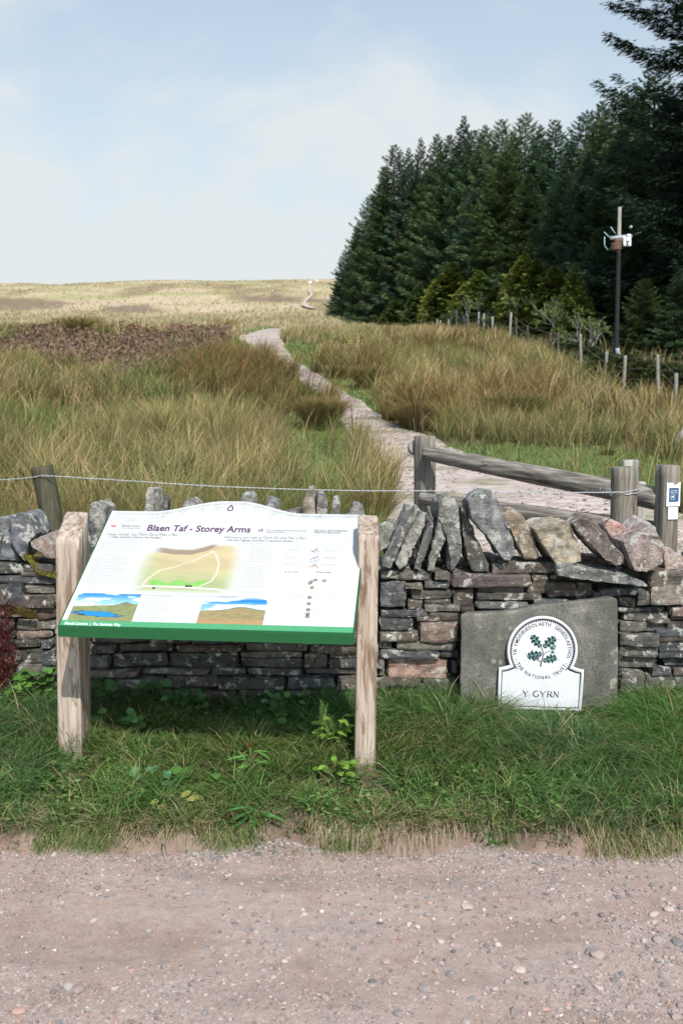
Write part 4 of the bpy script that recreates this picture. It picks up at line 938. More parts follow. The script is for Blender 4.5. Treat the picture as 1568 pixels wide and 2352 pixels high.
# printing
PUR = (.085, .03, .10); GR = (.20, .21, .22); LG = (.33, .34, .34); DK = (.12, .12, .13)
def line_text(name, items):
    for s_, q0, q1, cap, bold, col in items:
        mb = MB(); P2, Fc = fitted(s_, q0[0], q1[0], q0[1], cap, bold); on_frame(mb, P2, Fc, FR, .0016, A(*col)); mb.build(name, M['print'], panel)
def capu(fn, x, y0, y1): return fn(x, y1)[1] - fn(x, y0)[1]
line_text('heading', [('Blaen Taf - Storey Arms', k1(467, 184), k1(957, 184), capu(k1, 480, 184, 156), .018, PUR)])
line_text('welcome_text', [
    ("Croeso i'ch taith i fyny", k1(277, 205), k1(422, 205), capu(k1, 277, 205, 195), .004, GR), ('Corn Du a Phen y Fan', k1(427, 206), k1(612, 206), capu(k1, 427, 206, 195), .018, (.28, .28, .29)),
    ('- y ddau fynydd uchaf yn Ne Prydain', k1(281, 217), k1(535, 217), capu(k1, 281, 217, 208), .012, GR),
    ('Welcome to your walk up', k1(828, 219), k1(1010, 219), capu(k1, 828, 219, 209), .004, GR), ('Corn Du and Pen y Fan', k1(1016, 221), k1(1215, 221), capu(k1, 1016, 221, 210), .018, (.28, .28, .29)),
    ('- the two highest summits in southern Britain', k1(838, 232), k1(1158, 232), capu(k1, 838, 232, 223), .012, GR),
    ('Ffordd Cymru', k1(348, 165), k1(436, 165), capu(k1, 348, 165, 156), .01, GR), ('The Wales Way', k1(348, 175), k1(436, 175), capu(k1, 348, 175, 168), 0, LG),
    ('Parc Cenedlaethol Bannau Brycheiniog', k1(1030, 185), k1(1222, 185), capu(k1, 1030, 185, 178), .0, GR), ('National Park', k1(1030, 194), k1(1120, 194), capu(k1, 1030, 194, 187), .0, GR),
    ('BANNAU BRYCHEINIOG', k1(1259, 187), k1(1412, 187), capu(k1, 1259, 187, 179), .01, GR), ('BRECON BEACONS', k1(1259, 196), k1(1382, 196), capu(k1, 1259, 196, 189), .01, GR),
    ('Pa mor bell?', k1(1118, 382), k1(1180, 382), capu(k1, 1118, 382, 374), .0, GR), ('Where next?', k1(1264, 383), k1(1337, 383), capu(k1, 1264, 383, 375), .01, GR)])
mb = MB(); P2, Fc = fitted('Ffordd Cambria  |', k1(79, 628)[0], k1(202, 628)[0], k1(79, 628)[1], capu(k1, 79, 628, 615), .012); on_frame(mb, P2, Fc, FR, .0014, A(.85, .87, .85))
P2, Fc = fitted('The Cambrian Way', k1(210, 632)[0], k1(342, 632)[0], k1(79, 628)[1], capu(k1, 79, 628, 615), .012); on_frame(mb, P2, Fc, FR, .0014, A(.85, .87, .85))
mb.build('footer_text', M['print'], panel)
# small body text: runs of tiny words
mb = MB(); r_ = np.random.default_rng(55)
def para(u0, u1, v0, v1, rows, col=(.33, .34, .34), ragged=.25, h=.0032):
    for v_ in np.linspace(v0, v1, rows):
        ue = u1 - r_.random() * ragged * (u1 - u0); u_ = u0
        while u_ < ue:
            w = r_.uniform(.006, .026); x1 = min(u_ + w, ue)
            xs = np.arange(u_, x1, .0034)
            for x_ in xs:
                hh2 = h * r_.choice([.6, .62, .65, 1.0], p=[.3, .25, .2, .25]); on_frame(mb, np.array([(x_, v_), (x_ + .0023, v_), (x_ + .0023, v_ + hh2), (x_, v_ + hh2)]), [[0, 1, 2, 3]], FR, .0012, A(*col))
            u_ = x1 + .0045
def para_px(fn, q0, q1, rows, **k):
    a, b_ = fn(*q0), fn(*q1); para(a[0], b_[0], a[1], b_[1], rows, **k)
para_px(k4, (498, 355), (900, 455), 6, ragged=.35); para_px(k4, (445, 490), (690, 745), 17, ragged=.3); para_px(k4, (300, 780), (520, 800), 2, col=(.45, .46, .46))
para_px(k5, (295, 390), (590, 555), 10, ragged=.2); para_px(k5, (275, 590), (520, 785), 12, ragged=.2); para_px(k5, (230, 818), (500, 832), 2, col=(.45, .46, .46))
para_px(k4, (870, 858), (1070, 1080), 10, ragged=.35); para_px(k4, (1110, 858), (1290, 1080), 10, ragged=.35, col=(.5, .5, .5))
para_px(k5, (700, 393), (880, 405), 2, col=(.5, .5, .5)); para_px(k5, (1040, 395), (1185, 408), 2, col=(.45, .45, .46)); para_px(k5, (690, 445), (850, 460), 2); para_px(k5, (1035, 447), (1200, 462), 2)
para_px(k5, (680, 510), (800, 522), 2); para_px(k5, (1025, 513), (1160, 525), 2); para_px(k5, (670, 572), (835, 585), 2); para_px(k5, (1020, 575), (1165, 588), 2)
for y_ in (870, 925, 978, 1018, 1042, 1070, 1095):
    para_px(k5, (700 - (y_ - 870) * .3, y_), (870 - (y_ - 870) * .2, y_ + 14), 2, col=(.58, .62, .62)); para_px(k5, (930 - (y_ - 870) * .1, y_ + 3), (1130 - (y_ - 870) * .1, y_ + 16), 2, col=(.52, .55, .55))
mb.build('body_text', M['print'], panel)
# border lines, marginal doodles, symbols
mb = MB()
def bordertop(d, u0=.012, u1=.988): return [(uu * PW, PH + .085 * sm(.16, .44, uu) * sm(.76, .50, uu) - d) for uu in np.linspace(u0, u1, 70)]
for d_ in (.020, .027): V2, F2 = stroke(bordertop(d_), .0013); on_frame(mb, V2, F2, FR, .0011, A(.40, .42, .44))
a, b_ = k1(280, 190), k1(1430, 206); V2, F2 = stroke([(a[0], a[1]), (b_[0], a[1])], .001); on_frame(mb, V2, F2, FR, .0011, A(.42, .43, .43))
for fn, cx_, cy_, s_ in [(k4, 725, 185, 1), (k4, 775, 165, 1), (k4, 1012, 148, 1), (k4, 1060, 128, 1), (k4, 1180, 125, 1), (k4, 1230, 105, 1), (k4, 1372, 83, 1), (k4, 1505, 66, 1), (k5, 80, 66, 1), (k5, 212, 40, 1), (k5, 325, 52, 1), (k5, 410, 92, 1), (k5, 457, 73, 1), (k5, 573, 125, 1), (k5, 620, 104, 1), (k5, 748, 130, 1), (k5, 840, 162, 1), (k5, 888, 142, 1), (k5, 970, 173, 1), (k5, 1015, 150, 1)]:
    c_ = fn(cx_, cy_); V2, F2 = stroke(ring(c_, .0185, .0185), .0011, True); on_frame(mb, V2, F2, FR, .0011, A(.36, .37, .37))
    q = r_.normal(0, .005, (5, 2)) + c_; V2, F2 = stroke(q, .0013); on_frame(mb, V2, F2, FR, .0011, A(.30, .30, .30))
for fn, x0, y0 in [(k4, 545, 155), (k4, 860, 160), (k5, 1200, 135)]:
    for j in range(5):
        a = fn(x0 + j * 6, y0 + j * 7); V2, F2 = stroke([a, a + np.array([.05, .022])], .0009); on_frame(mb, V2, F2, FR, .0011, A(.45, .46, .46))
c_ = k1(862, 82); t_ = np.linspace(0, 2 * np.pi, 30, endpoint=False)
dr = np.stack([c_[0] + .011 * np.cos(t_), c_[1] + .013 * np.sin(t_) + .014 * np.maximum(np.sin(t_), 0) ** 5], -1); V2, F2 = stroke(dr, .0052, True); on_frame(mb, V2, F2, FR, .0018, A(*PUR))
# small red beast emblem and flower emblem
c_ = k1(312, 163)
def blob(pts, sc, c_, col, lift=.0016):
    P2 = np.array(pts, float) * sc + c_; on_frame(mb, P2, [list(range(len(P2)))], FR, lift, A(*col))
RD = (.75, .16, .16)
for pl in ([(-1, .1), (-.4, .4), (.4, .3), (.8, 0), (.3, -.2), (-.5, -.15)], [(-.3, .3), (-.1, 1), (.3, .7), (.7, .9), (.4, .3)], [(-1, .1), (-1.3, .6), (-.9, .75), (-.5, .3)], [(-.5, -.1), (-.8, -.6), (-.5, -.6), (-.2, -.15)], [(.4, -.1), (.3, -.7), (.6, -.7), (.7, 0)], [(.7, 0), (1.2, .4), (1.3, .9), (1.1, .3), (.8, -.1)], [(-.1, -.1), (-.2, -.5), (.05, -.5), (.15, -.15)]): blob(pl, .0115, c_, RD)
c_ = k1(1006, 183)
for an in (20, 75, 150, 215, 300):
    ca, sa = math.cos(R(an)), math.sin(R(an)); pl = [(.2, 0), (.7, .28), (1.15, 0), (.7, -.28)]; blob([(x_ * ca - y_ * sa, x_ * sa + y_ * ca) for x_, y_ in pl], .011, c_, PUR)
for x_, y_ in [(958, 716), (1036, 723), (922, 730), (907, 746), (926, 784), (905, 872), (899, 926), (893, 980), (888, 1018), (886, 1041)]:
    c_ = k5(x_, y_); blob([(math.cos(t) * 1, math.sin(t) * 1) for t in np.linspace(0, 6.283, 14)[:-1]], .0075, c_, (.05, .02, .03)); blob([(math.cos(t) * 1, math.sin(t) * 1) for t in np.linspace(0, 6.283, 10)[:-1]], .0028, c_, (.75, .75, .75), .0019)
for y0, y1, x0, x1 in [(422, 480, 908, 1012), (492, 548, 900, 1003), (553, 610, 890, 997)]:
    a, b_ = k5(x0, y1), k5(x1, y0); a2 = k5(x1, y1); w_, h_ = a2[0] - a[0], b_[1] - a[1]
    V2, F2 = stroke([(a[0], a[1]), (a[0] + w_, a[1]), (a[0] + w_, a[1] + h_), (a[0], a[1] + h_)], .0014, True); on_frame(mb, V2, F2, FR, .0012, A(.55, .52, .6))
    for j in range(4):
        q = np.array([a[0] + w_ * (.22 + .18 * j), a[1] + h_ * (.3 + .15 * (j % 3))]); V2, F2 = stroke(q + r_.normal(0, .006, (4, 2)), .0022); on_frame(mb, V2, F2, FR, .0013, A(*((.25, .22, .3) if y0 < 550 else (.4, .2, .12))))
mb.build('symbols', M['print'], panel)
# printed pictures, coloured vertex by vertex
def picture(name, q00, q10, v1, fn, nu=130, nv=80, lift=.0010):
    u0, v0 = q00; u1 = q10[0]; U, W_ = np.meshgrid(np.linspace(0, 1, nu), np.linspace(0, 1, nv)); col = fn(U, W_)
    P3 = A0 + (u0 + U[..., None] * (u1 - u0)) * pu + (v0 + W_[..., None] * (v1 - v0)) * pv + pn * lift
    i = np.arange(U.size).reshape(U.shape); q = np.stack([i[:-1, :-1], i[:-1, 1:], i[1:, 1:], i[1:, :-1]], -1).reshape(-1, 4)
    return link(name, mesh_np(name, P3.reshape(-1, 3), q, M['print'], col.reshape(-1, 3)), panel)
def lake(U, V):
    ridge = .50 + .12 * U + .10 * np.exp(-((U - .80) / .09) ** 2) + .015 * fbm(U * 9, 0 * U, 0, 2); cl = fbm(U * 4, V * 9, 0, 3, 5)
    c = mixc(mixc((.22, .45, .62), (.03, .20, .48), sm(.65, 1, V)), A(.55, .60, .64) + 0 * U[..., None], sm(.42, .7, cl + .25 * (.8 - V)))
    land = mixc((.26, .28, .13), (.15, .18, .08), fbm(U * 12, V * 24, 0, 3, 8)); land = mixc(land, A(.16, .17, .09) + 0 * land, np.exp(-((U - .82) / .1) ** 2) * sm(.5, .62, V) * .8)
    pond = ((U - .42) / (.34)) ** 2 + ((V - .25 + .08 * (U - .4)) / .08) ** 2 + 2.2 * (fbm(U * 9, V * 22, 0, 3, 2) - .5)
    land = mixc(land, A(.05, .06, .04) + 0 * land, sm(1.6, 1.2, pond)); land = mixc(land, A(.02, .22, .62) + 0 * land, sm(1.1, .9, pond))
    return np.where((V > ridge)[..., None], c, land)
def moor(U, V):
    ridge = .46 + .04 * U + .13 * np.exp(-((U - .62) / .22) ** 2) + .01 * fbm(U * 12, 0 * U); cl = fbm(U * 2.5, V * 8, 0, 3, 15)
    c = mixc(mixc((.18, .38, .58), (.02, .18, .45), sm(.6, .85, V)), A(.56, .61, .64) + 0 * U[..., None], np.clip(sm(.42, .6, cl) + sm(.85, 1, V) * .8, 0, 1))
    land = mixc((.34, .27, .14), (.20, .16, .08), fbm(U * 10, V * 25, 0, 3, 18)); land = mixc(land, A(.16, .15, .10) + 0 * land, sm(.06, .01, ridge - V) * sm(.2, .5, U)); land = mixc(land, A(.42, .24, .12) + 0 * land, sm(.25, .05, V) * .6)
    return np.where((V > ridge)[..., None], c, land)
a, b_, c_ = k4(172, 1073), k4(745, 1087), k4(277, 830); picture('lake_photo', (a[0], a[1]), (b_[0], 0), c_[1], lake)
a, b_, c_ = k5(-150, 1100), k5(485, 1117), k5(-90, 885); picture('moor_photo', (k4(1322, 1102)[0], k4(1322, 1102)[1]), (b_[0], 0), k4(1380, 855)[1], moor)
WHT = A(.52, .53, .525)
def relief(U, V):
    ridge = .80 + .07 * np.sin(U * 5.2 - .8) * 0 + np.interp(U, [0, .1, .2, .35, .5, .62, .70, .78, 1], [.72, .76, .80, .76, .76, .84, .93, .97, .93]); ridge = ridge - .80
    land = mixc((.47, .385, .23), (.36, .39, .20), np.clip(sm(.65, .2, V) + .6 * sm(.35, .1, U), 0, 1)); land = land * (.80 + .34 * fbm(U * 4 + V * 3, V * 9, 0, 3, 3))[..., None]
    dark = sm(.03, .0, np.abs(V - ridge - .035) - .045) * sm(.12, .25, U) * sm(.74, .66, U); back = mixc(WHT + 0 * land, A(.36, .38, .22) + 0 * land, sm(.2, .0, V - ridge) * sm(.1, .35, U) * sm(.78, .64, U) * .8)
    c = np.where((V > ridge)[..., None], mixc(back, A(.22, .15, .11) + 0 * land, dark * .8), land)
    wood = (V > .18) & (V < .255 + .03 * np.sin(U * 30)) & (U > .22) & (U < .70); c = np.where(wood[..., None], A(.19, .42, .10) * (.8 + .4 * fbm(U * 30, V * 40))[..., None], c)
    def pth(us, vs, w):
        m_ = np.zeros_like(U)
        for i in range(len(us) - 1):
            p_ = np.array([us[i], vs[i]]); q_ = np.array([us[i + 1], vs[i + 1]]); d_ = q_ - p_; t_ = np.clip(((U - p_[0]) * d_[0] + (V - p_[1]) * d_[1]) / d_.dot(d_), 0, 1); m_ = np.maximum(m_, sm(w, w * .5, np.hypot(U - p_[0] - t_ * d_[0], V - p_[1] - t_ * d_[1])))
        return m_
    c = mixc(c, A(.58, .54, .44) + 0 * c, pth([.17, .19, .27, .40, .55, .66, .68, .72, .76, .77, .74, .66], [.18, .28, .45, .53, .66, .80, .84, .76, .62, .42, .27, .18], .009))
    c = mixc(c, A(.56, .57, .56) + 0 * c, pth([.02, .2, .5, .8, .98], [.10, .16, .155, .13, .07], .018))
    c = mixc(c, A(.30, .33, .22) + 0 * c, pth([.44, .52], [.55, .63], .012) * .6); c = np.where(((U > .50) & (U < .55) & (V > .03) & (V < .09))[..., None], A(.25, .45, .18), c)
    for bx_, by_ in ((.275, .125), (.55, .175), (.58, .175)): c = np.where(((np.abs(U - bx_) < .012) & (np.abs(V - by_) < .018))[..., None], A(.02, .02, .02), c)
    e = np.minimum.reduce([sm(0, .22, U + .05 * (fbm(V * 4, 0 * V) - .5)), sm(0, .15, V), sm(1, .82, U), sm(1.0, .94, V)])
    e = e * sm(1.35, .7, ((U - .5) / .52) ** 2 + ((V - .48) / .62) ** 2)
    return mixc(WHT + 0 * c, c, e)
a = k1(335, 485); b_ = k1(900, 485); c_ = k1(430, 236); picture('relief_map', (a[0], a[1]), (b_[0], 0), c_[1], relief, 220, 150)
def softmap(U, V):
    e = sm(1, .3, ((U - .5) / .5) ** 2 + ((V - .5) / .5) ** 2 + .5 * (fbm(U * 6, V * 6, 0, 2) - .5)); return mixc(WHT + 0 * U[..., None], A(.50, .54, .43) + 0 * U[..., None], e * .7)
a = k5(650, 850); b_ = k5(1190, 850); c_ = k5(700, 665); picture('pale_map', (a[0], a[1]), (b_[0], 0), c_[1], softmap, 60, 40)
# posts
def board_post(x0, x1, yf, yb, zf, ztopf, ztopb, lean, seed):
    cx_, cy_ = (x0 + x1) / 2, (yf + yb) / 2; hw, hd = (x1 - x0) / 2, (yb - yf) / 2
    V_, F_ = log((cx_ + lean, cy_, zf - .25), (cx_, cy_, (ztopf + ztopb) / 2), hw * 1.03, hw * .98, 60, 64, 16, seed, .0022, -hd / hw, .0020, 0, (ztopb - ztopf) / (yb - yf), .007)
    mb = MB(); mb.add(V_, F_); o = mb.build('post', M['panelwood'], bd, True)
    bmn = bmesh.new(); bmn.from_mesh(o.data); bmesh.ops.recalc_face_normals(bmn, faces=bmn.faces); bmn.to_mesh(o.data); bmn.free(); return o
o = board_post(-1.169, -1.070, 4.03, 4.21, .12, 1.062, 1.168, -.02, 3); o['label'] = 'left post with a slanted flat top and a knot low down'
o = board_post(.066, .150, 3.92, 4.09, .12, 1.091, 1.165, -.015, 8); o['label'] = 'right post with brown streaks of bark'

# ------------------------------------------------------------------ slab with plaque
sl = thing('stone_sign', (1.01, 4.45, .25), 'dark grey stone slab bearing a white plaque that reads Y GYRN', 'sign')
SY = 4.50
V_, F_ = slab_poly([(1056, 1414), (1070, 1409), (1150, 1405), (1190, 1399), (1225, 1391), (1320, 1381), (1400, 1372), (1418, 1377), (1419, 1500), (1420, 1665), (1240, 1665), (1054, 1665), (1055, 1540)], SY, .075, 42, shrink=.99, voxel=.008, rough=.0025)
m, nt, b = newmat('sign_slab'); v = coords(nt)
c = ramp(nt, noise_n(nt, v, 3.2, 6, .65, .5), [(.34, (.085, .085, .075)), (.5, (.145, .14, .125)), (.66, (.25, .235, .205))])
c = mixn(nt, .5, c, ramp(nt, noise_n(nt, v, 150, 4, .75), [(.36, (.08, .08, .08)), (.64, (.92, .92, .92))]), 'OVERLAY')
c = mixn(nt, ramp(nt, noise_n(nt, v, 14, 4, .6), [(.62, (0, 0, 0)), (.68, (.6, .6, .6))]), c, (.38, .36, .29))
c = mixn(nt, ramp(nt, noise_n(nt, coords(nt, (1, 1, .25)), 9, 5, .65), [(.5, (0, 0, 0)), (.68, (.6, .6, .6))]), c, (.075, .08, .06))
nt.links.new(c, b.inputs['Base Color']); b.inputs['Roughness'].default_value = .85; b.inputs['Specular IOR Level'].default_value = .25; bump(nt, b, noise_n(nt, v, 90, 5, .7), .35, .004); M['slab'] = m
mb = MB(); mb.add(V_, F_); mb.build('slab', M['slab'], sl, True)
M['plaque'] = flat('white_paint', (.63, .64, .68), .35, .4); _nt = M['plaque'].node_tree; _b = _nt.nodes['Principled BSDF']; _s = _b.inputs['Base Color'].links[0].from_socket
_nt.links.new(mixn(_nt, ramp(_nt, noise_n(_nt, coords(_nt, (1, 1, .3)), 22, 5, .7, .5), [(.50, (0, 0, 0)), (.75, (.30, .30, .30))]), _s, (.36, .37, .31)), _b.inputs['Base Color'])
M['ink'] = flat('dark_paint', (.035, .03, .045), .4, .4)
tl = R(-1.6); ps = P(1244, 1494, SY - .02); k_px = .001 * 1.0
px2m = (SY - .02) * 1.0 / (F * cp) * 1.02
FO = ps; fu = np.array([math.cos(tl), 0, math.sin(tl)]); fv = np.array([-math.sin(tl), 0, math.cos(tl)]); fn_ = np.array([0, -1., 0])
s6 = .14645 * px2m                                     # one enlarged-crop pixel in metres
def q6(x_, y_):                                        # measured plaque coordinates, tilt removed
    dx, dy = (x_ - 775) * s6, -(y_ - 670) * s6; return np.array([dx * math.cos(tl) + dy * math.sin(tl), -dx * math.sin(tl) + dy * math.cos(tl)])
def head_outline(Rr, w2, hs, hb, rc):
    """round head on a square foot with hollow shoulders"""
    pts = []; th0 = -math.asin(min(1, (hs + .0) / Rr)); 
    a0 = math.atan2(-hs, math.sqrt(Rr * Rr - hs * hs)); th = np.linspace(a0, math.pi - a0, 60)
    pts = [(Rr * math.cos(t), Rr * math.sin(t)) for t in th]
    xl_ = -Rr * math.cos(a0)
    for t in np.linspace(.12, 1, 7): pts.append((xl_ + (-w2 - xl_) * t, -hs - rc * math.sin(t * math.pi / 2)))
    pts += [(-w2, -hb), (w2, -hb)]
    for t in np.linspace(1, .12, 7): pts.append((-xl_ + (w2 + xl_) * t, -hs - rc * math.sin(t * math.pi / 2)))
    return np.array(pts)
O1 = head_outline(550 * s6, 663 * s6, 240 * s6, 950 * s6, 42 * s6)
O2 = head_outline(504 * s6, 617 * s6, 268 * s6, 905 * s6, 62 * s6)
O3 = head_outline(489 * s6, 603 * s6, 282 * s6, 890 * s6, 66 * s6)
PF = (FO, fu, fv, fn_)
def fixn(o):
    bmn = bmesh.new(); bmn.from_mesh(o.data); bmesh.ops.recalc_face_normals(bmn, faces=bmn.faces); bmn.to_mesh(o.data); bmn.free(); return o
mb = MB(); mb.add(*extrude_flat(O1, PF, .006)); plq = fixn(mb.build('plaque', M['plaque'], sl))
# raised rim
def rimmesh(Oa, Ob, z0, z1):
    n = len(Oa); o, u, v__, nn = PF; f3 = lambda Q, z: o + np.outer(Q[:, 0], u) + np.outer(Q[:, 1], v__) + nn * z
    Om = (Oa + Ob) / 2; V = np.vstack([f3(Oa, z0), f3(Oa * .995, z1 * .8), f3(Om, z1), f3(Ob * 1.004, z1 * .8), f3(Ob, z0)]); Fc = []
    for r_i in range(4):
        for i in range(n): a = r_i * n + i; b_ = r_i * n + (i + 1) % n; Fc.append([a, b_, b_ + n, a + n])
    return V, Fc
mb = MB(); mb.add(*rimmesh(O1, O2, .004, .013)); fixn(mb.build('rim', M['plaque'], plq, True))
# dark fillet inside the rim and scallops
mb = MB(); n = len(O2); V2 = np.vstack([O2, O3]); on_frame(mb, V2, [[i, (i + 1) % n, n + (i + 1) % n, n + i] for i in range(n)], PF, .0066)
a0 = math.atan2(-262, 430)
for th in np.linspace(a0 - .1, math.pi - a0 + .1, 64):
    r1, r2_ = 490 * s6, 462 * s6; dt = .030; q = [(r1 * math.cos(th - dt), r1 * math.sin(th - dt)), (r1 * math.cos(th + dt), r1 * math.sin(th + dt)), (r2_ * math.cos(th + .003), r2_ * math.sin(th + .003)), (r2_ * math.cos(th - .003), r2_ * math.sin(th - .003))]
    on_frame(mb, np.array(q), [[0, 1, 2, 3]], PF, .0067)
fixn(mb.build('border', M['ink'], plq))
# round lettering
mb = MB()
def arc_text(s_, a_start, a_end, rad, cap, inward=False, bold=.016):
    """letters with bars at stroke ends, set round the head"""
    glyphs = [text2d(ch, bold) if ch != ' ' else None for ch in s_]
    ws = [(g[0][:, 0].max() - g[0][:, 0].min()) if g else .30 for g in glyphs]; gap = .17; tot = sum(ws) + gap * (len(ws) - 1); x_ = 0
    for g, w in zip(glyphs, ws):
        f = (x_ + w / 2) / tot; an = a_start + (a_end - a_start) * f
        if g:
            V2 = g[0].copy(); V2[:, 0] -= (V2[:, 0].max() + V2[:, 0].min()) / 2; V2 *= cap / .70; V2[:, 0] *= .92
            if not inward:
                ur = np.array([math.cos(an), math.sin(an)]); ut = np.array([math.sin(an), -math.cos(an)]); Q = ur * (rad + V2[:, 1:2]) + ut * V2[:, :1]
            else:
                ur = np.array([math.cos(an), math.sin(an)]); ut = np.array([-math.sin(an), math.cos(an)]); Q = ur * (rad - V2[:, 1:2]) + ut * V2[:, :1]
            on_frame(mb, Q, g[1], PF, .0068)
        x_ += w + gap
arc_text('YR YMDDIRIEDOLAETH  GENEDLAETHOL', R(191), R(-16), 398 * s6, 54 * s6)
arc_text('THE NATIONAL TRUST', R(208), R(330), 452 * s6, 54 * s6, True)
for an in (201, -27.5): q = ring((430 * s6 * math.cos(R(an)), 430 * s6 * math.sin(R(an))), 9 * s6, 9 * s6, 10); on_frame(mb, q, [list(range(10))], PF, .0068)
mb.build('ring_lettering', M['ink'], plq); mb = MB()
# Y GYRN with serifs
def quadl(a, b_, w0, w1=None):
    a, b_ = np.array(a, float), np.array(b_, float); w1 = w0 if w1 is None else w1; d = b_ - a; d /= np.linalg.norm(d); n_ = np.array([-d[1], d[0]])
    return np.array([a + n_ * w0 / 2, a - n_ * w0 / 2, b_ - n_ * w1 / 2, b_ + n_ * w1 / 2])
def glyph(ch, x0, y0, w, h):
    T_, t_ = .17 * h, .09 * h; L = []
    X = lambda a: x0 + a * w; Y = lambda b_: y0 + b_ * h; Q = lambda a, b_, c_, d, w0, w1=None: L.append(quadl((X(a), Y(b_)), (X(c_), Y(d)), w0, w1))
    S = lambda a, b_: L.append(quadl((X(a) - .11 * h, Y(b_)), (X(a) + .11 * h, Y(b_)), .05 * h))
    if ch == 'Y': Q(.08, 1, .5, .45, T_); Q(.95, 1, .5, .45, t_); Q(.5, .5, .5, 0, T_); S(.08, .98); S(.93, .98); S(.5, .02)
    if ch == 'R':
        Q(.15, 0, .15, 1, T_); S(.12, .02); Q(.5, .5, .98, 0, T_ * 1.05); pts = [(.1, .96), (.5, .96), (.74, .88), (.80, .74), (.72, .58), (.5, .50), (.15, .50)]
        V2, F2 = stroke([(X(a), Y(b_)) for a, b_ in pts], [t_, t_, t_ * 1.4, T_, t_ * 1.4, t_, t_]); 
        for f in F2: L.append(V2[f])
    if ch == 'N': Q(.12, 0, .12, 1, t_); Q(.1, 1, .88, 0, T_); Q(.88, 0, .88, 1, t_); S(.12, .02); S(.06, .98); S(.88, .98)
    if ch == 'G':
        a = np.linspace(R(48), R(325), 22); pts = [(.52 + .46 * math.cos(q), .5 + .49 * math.sin(q)) for q in a]; V2, F2 = stroke([(X(p_), Y(r)) for p_, r in pts], t_ + (T_ - t_) * np.abs(np.sin(np.linspace(0, np.pi, 22))))
        for f in F2: L.append(V2[f])
        Q(.86, .42, .86, .10, T_); S(.84, .44)
    return L
base_ = q6(475, 1400); tw = (q6(1045, 1425)[0] - base_[0]); hgt = 96 * s6
for ch, f0, f1 in [('Y', 0, .165), ('G', .29, .465), ('Y', .475, .645), ('R', .675, .83), ('N', .85, 1.0)]:
    if f0 == .29: mb.build('name_lettering', M['ink'], plq); mb = MB()
    for L in glyph(ch, base_[0] + f0 * tw, base_[1], (f1 - f0) * tw, hgt): on_frame(mb, L, [[0, 1, 2, 3]], PF, .0068 + .0001 * random.random())
lt = mb.build('name_lettering', M['ink'], plq)
# oak sprig emblem
M['sprig'] = colmat('sprig_paint', .4, .4); mb = MB(); lay = .0068
def oakleaf(p0, p1, wd, lobes=4):
    global lay
    p0, p1 = q6(*p0), q6(*p1); d = p1 - p0; L = np.linalg.norm(d); d /= L; n_ = np.array([-d[1], d[0]]); up, dn = [], []
    for t in np.linspace(0, 1, 41):
        env = math.sin(math.pi * min(1, .08 + t * .96)) ** .6 * (.55 + .6 * t) ; lob = .78 + .22 * math.sin(t * lobes * 2 * math.pi - .6); w = wd * s6 * env * lob / 2 * (1 if t < .97 else .6)
        up.append(p0 + d * L * t + n_ * w); dn.append(p0 + d * L * t - n_ * w * (.9 + .1 * math.cos(9 * t)))
    n = len(up); V2 = np.vstack([up, dn]); lay += .00015; on_frame(mb, V2, [[i, i + 1, n + i + 1, n + i] for i in range(n - 1)], PF, lay, A(.006, .034, .034))
    rib = [p0 + d * L * t for t in np.linspace(0, .92, 12)]; V2, F2 = stroke(rib, 7 * s6); lay += .00015; on_frame(mb, V2, F2, PF, lay, A(.25, .38, .38))
    for k in range(1, lobes + 1):
        for sg in (-1, 1):
            a = p0 + d * L * (k - .55) / lobes; b2 = a + (d * .55 + n_ * sg * .75) * wd * s6 * .42; V2, F2 = stroke([a, (a + b2) / 2 + d * .001, b2], 6 * s6); on_frame(mb, V2, F2, PF, lay + .0001, A(.30, .44, .44))
oakleaf((750, 610), (595, 415), 190); oakleaf((790, 615), (985, 450), 200); oakleaf((765, 715), (530, 760), 215); oakleaf((790, 830), (1012, 770), 190)
for pl, w in (([(750, 915), (762, 850), (785, 770), (785, 690), (762, 610)], [26, 20, 16, 14, 12]), ([(785, 735), (830, 695), (900, 668)], [12, 10, 9]), ([(765, 850), (715, 820), (670, 800)], [14, 10, 9])):
    V2, F2 = stroke([q6(*p_) for p_ in pl], np.array(w) * s6); lay += .0001; on_frame(mb, V2, F2, PF, lay, A(.10, .10, .15))
for (cx_, cy_), rx, ry, col in (((935, 620), 42, 34, (.03, .11, .11)), ((960, 600), 30, 30, (.18, .27, .28)), ((935, 690), 28, 20, (.05, .10, .10)), ((700, 780), 30, 27, (.10, .09, .13)), ((650, 805), 22, 26, (.04, .11, .11))):
    c_ = q6(cx_, cy_); q = ring(c_, rx * s6, ry * s6, 16); lay += .0001; on_frame(mb, q, [list(range(16))], PF, lay, A(*col))
mb.build('oak_sprig', M['sprig'], plq)

# ------------------------------------------------------------------ barrier behind the wall
br = thing('wooden_barrier', (1.6, 6.4, .3), 'weathered timber barrier with a round top rail across the stony path', 'barrier')
def part(name, VF, mat, parent, smooth=True, label=None, col=None):
    mb = MB(); mb.add(VF[0], VF[1], None if col is None else A(*col)); o = fixn(mb.build(name, mat, parent, smooth))
    if label: o['label'] = label
    return o
def post_at(px, pyt, Y, w, dpt, name='post', mat='oldwood_z', sq=7, seed=1, ztop=None, lean=0, parent=None, label=None, rot=0, zb=None):
    t_ = P(px, pyt, Y); g = float(zt(t_[0], Y)) if zb is None else zb
    return part(name, log((t_[0] - lean, Y, g - .3), tuple(t_), w / 2, w / 2, 24, 28, sq, seed, .003, dpt / w, .003, rot), M[mat], parent, True, label)
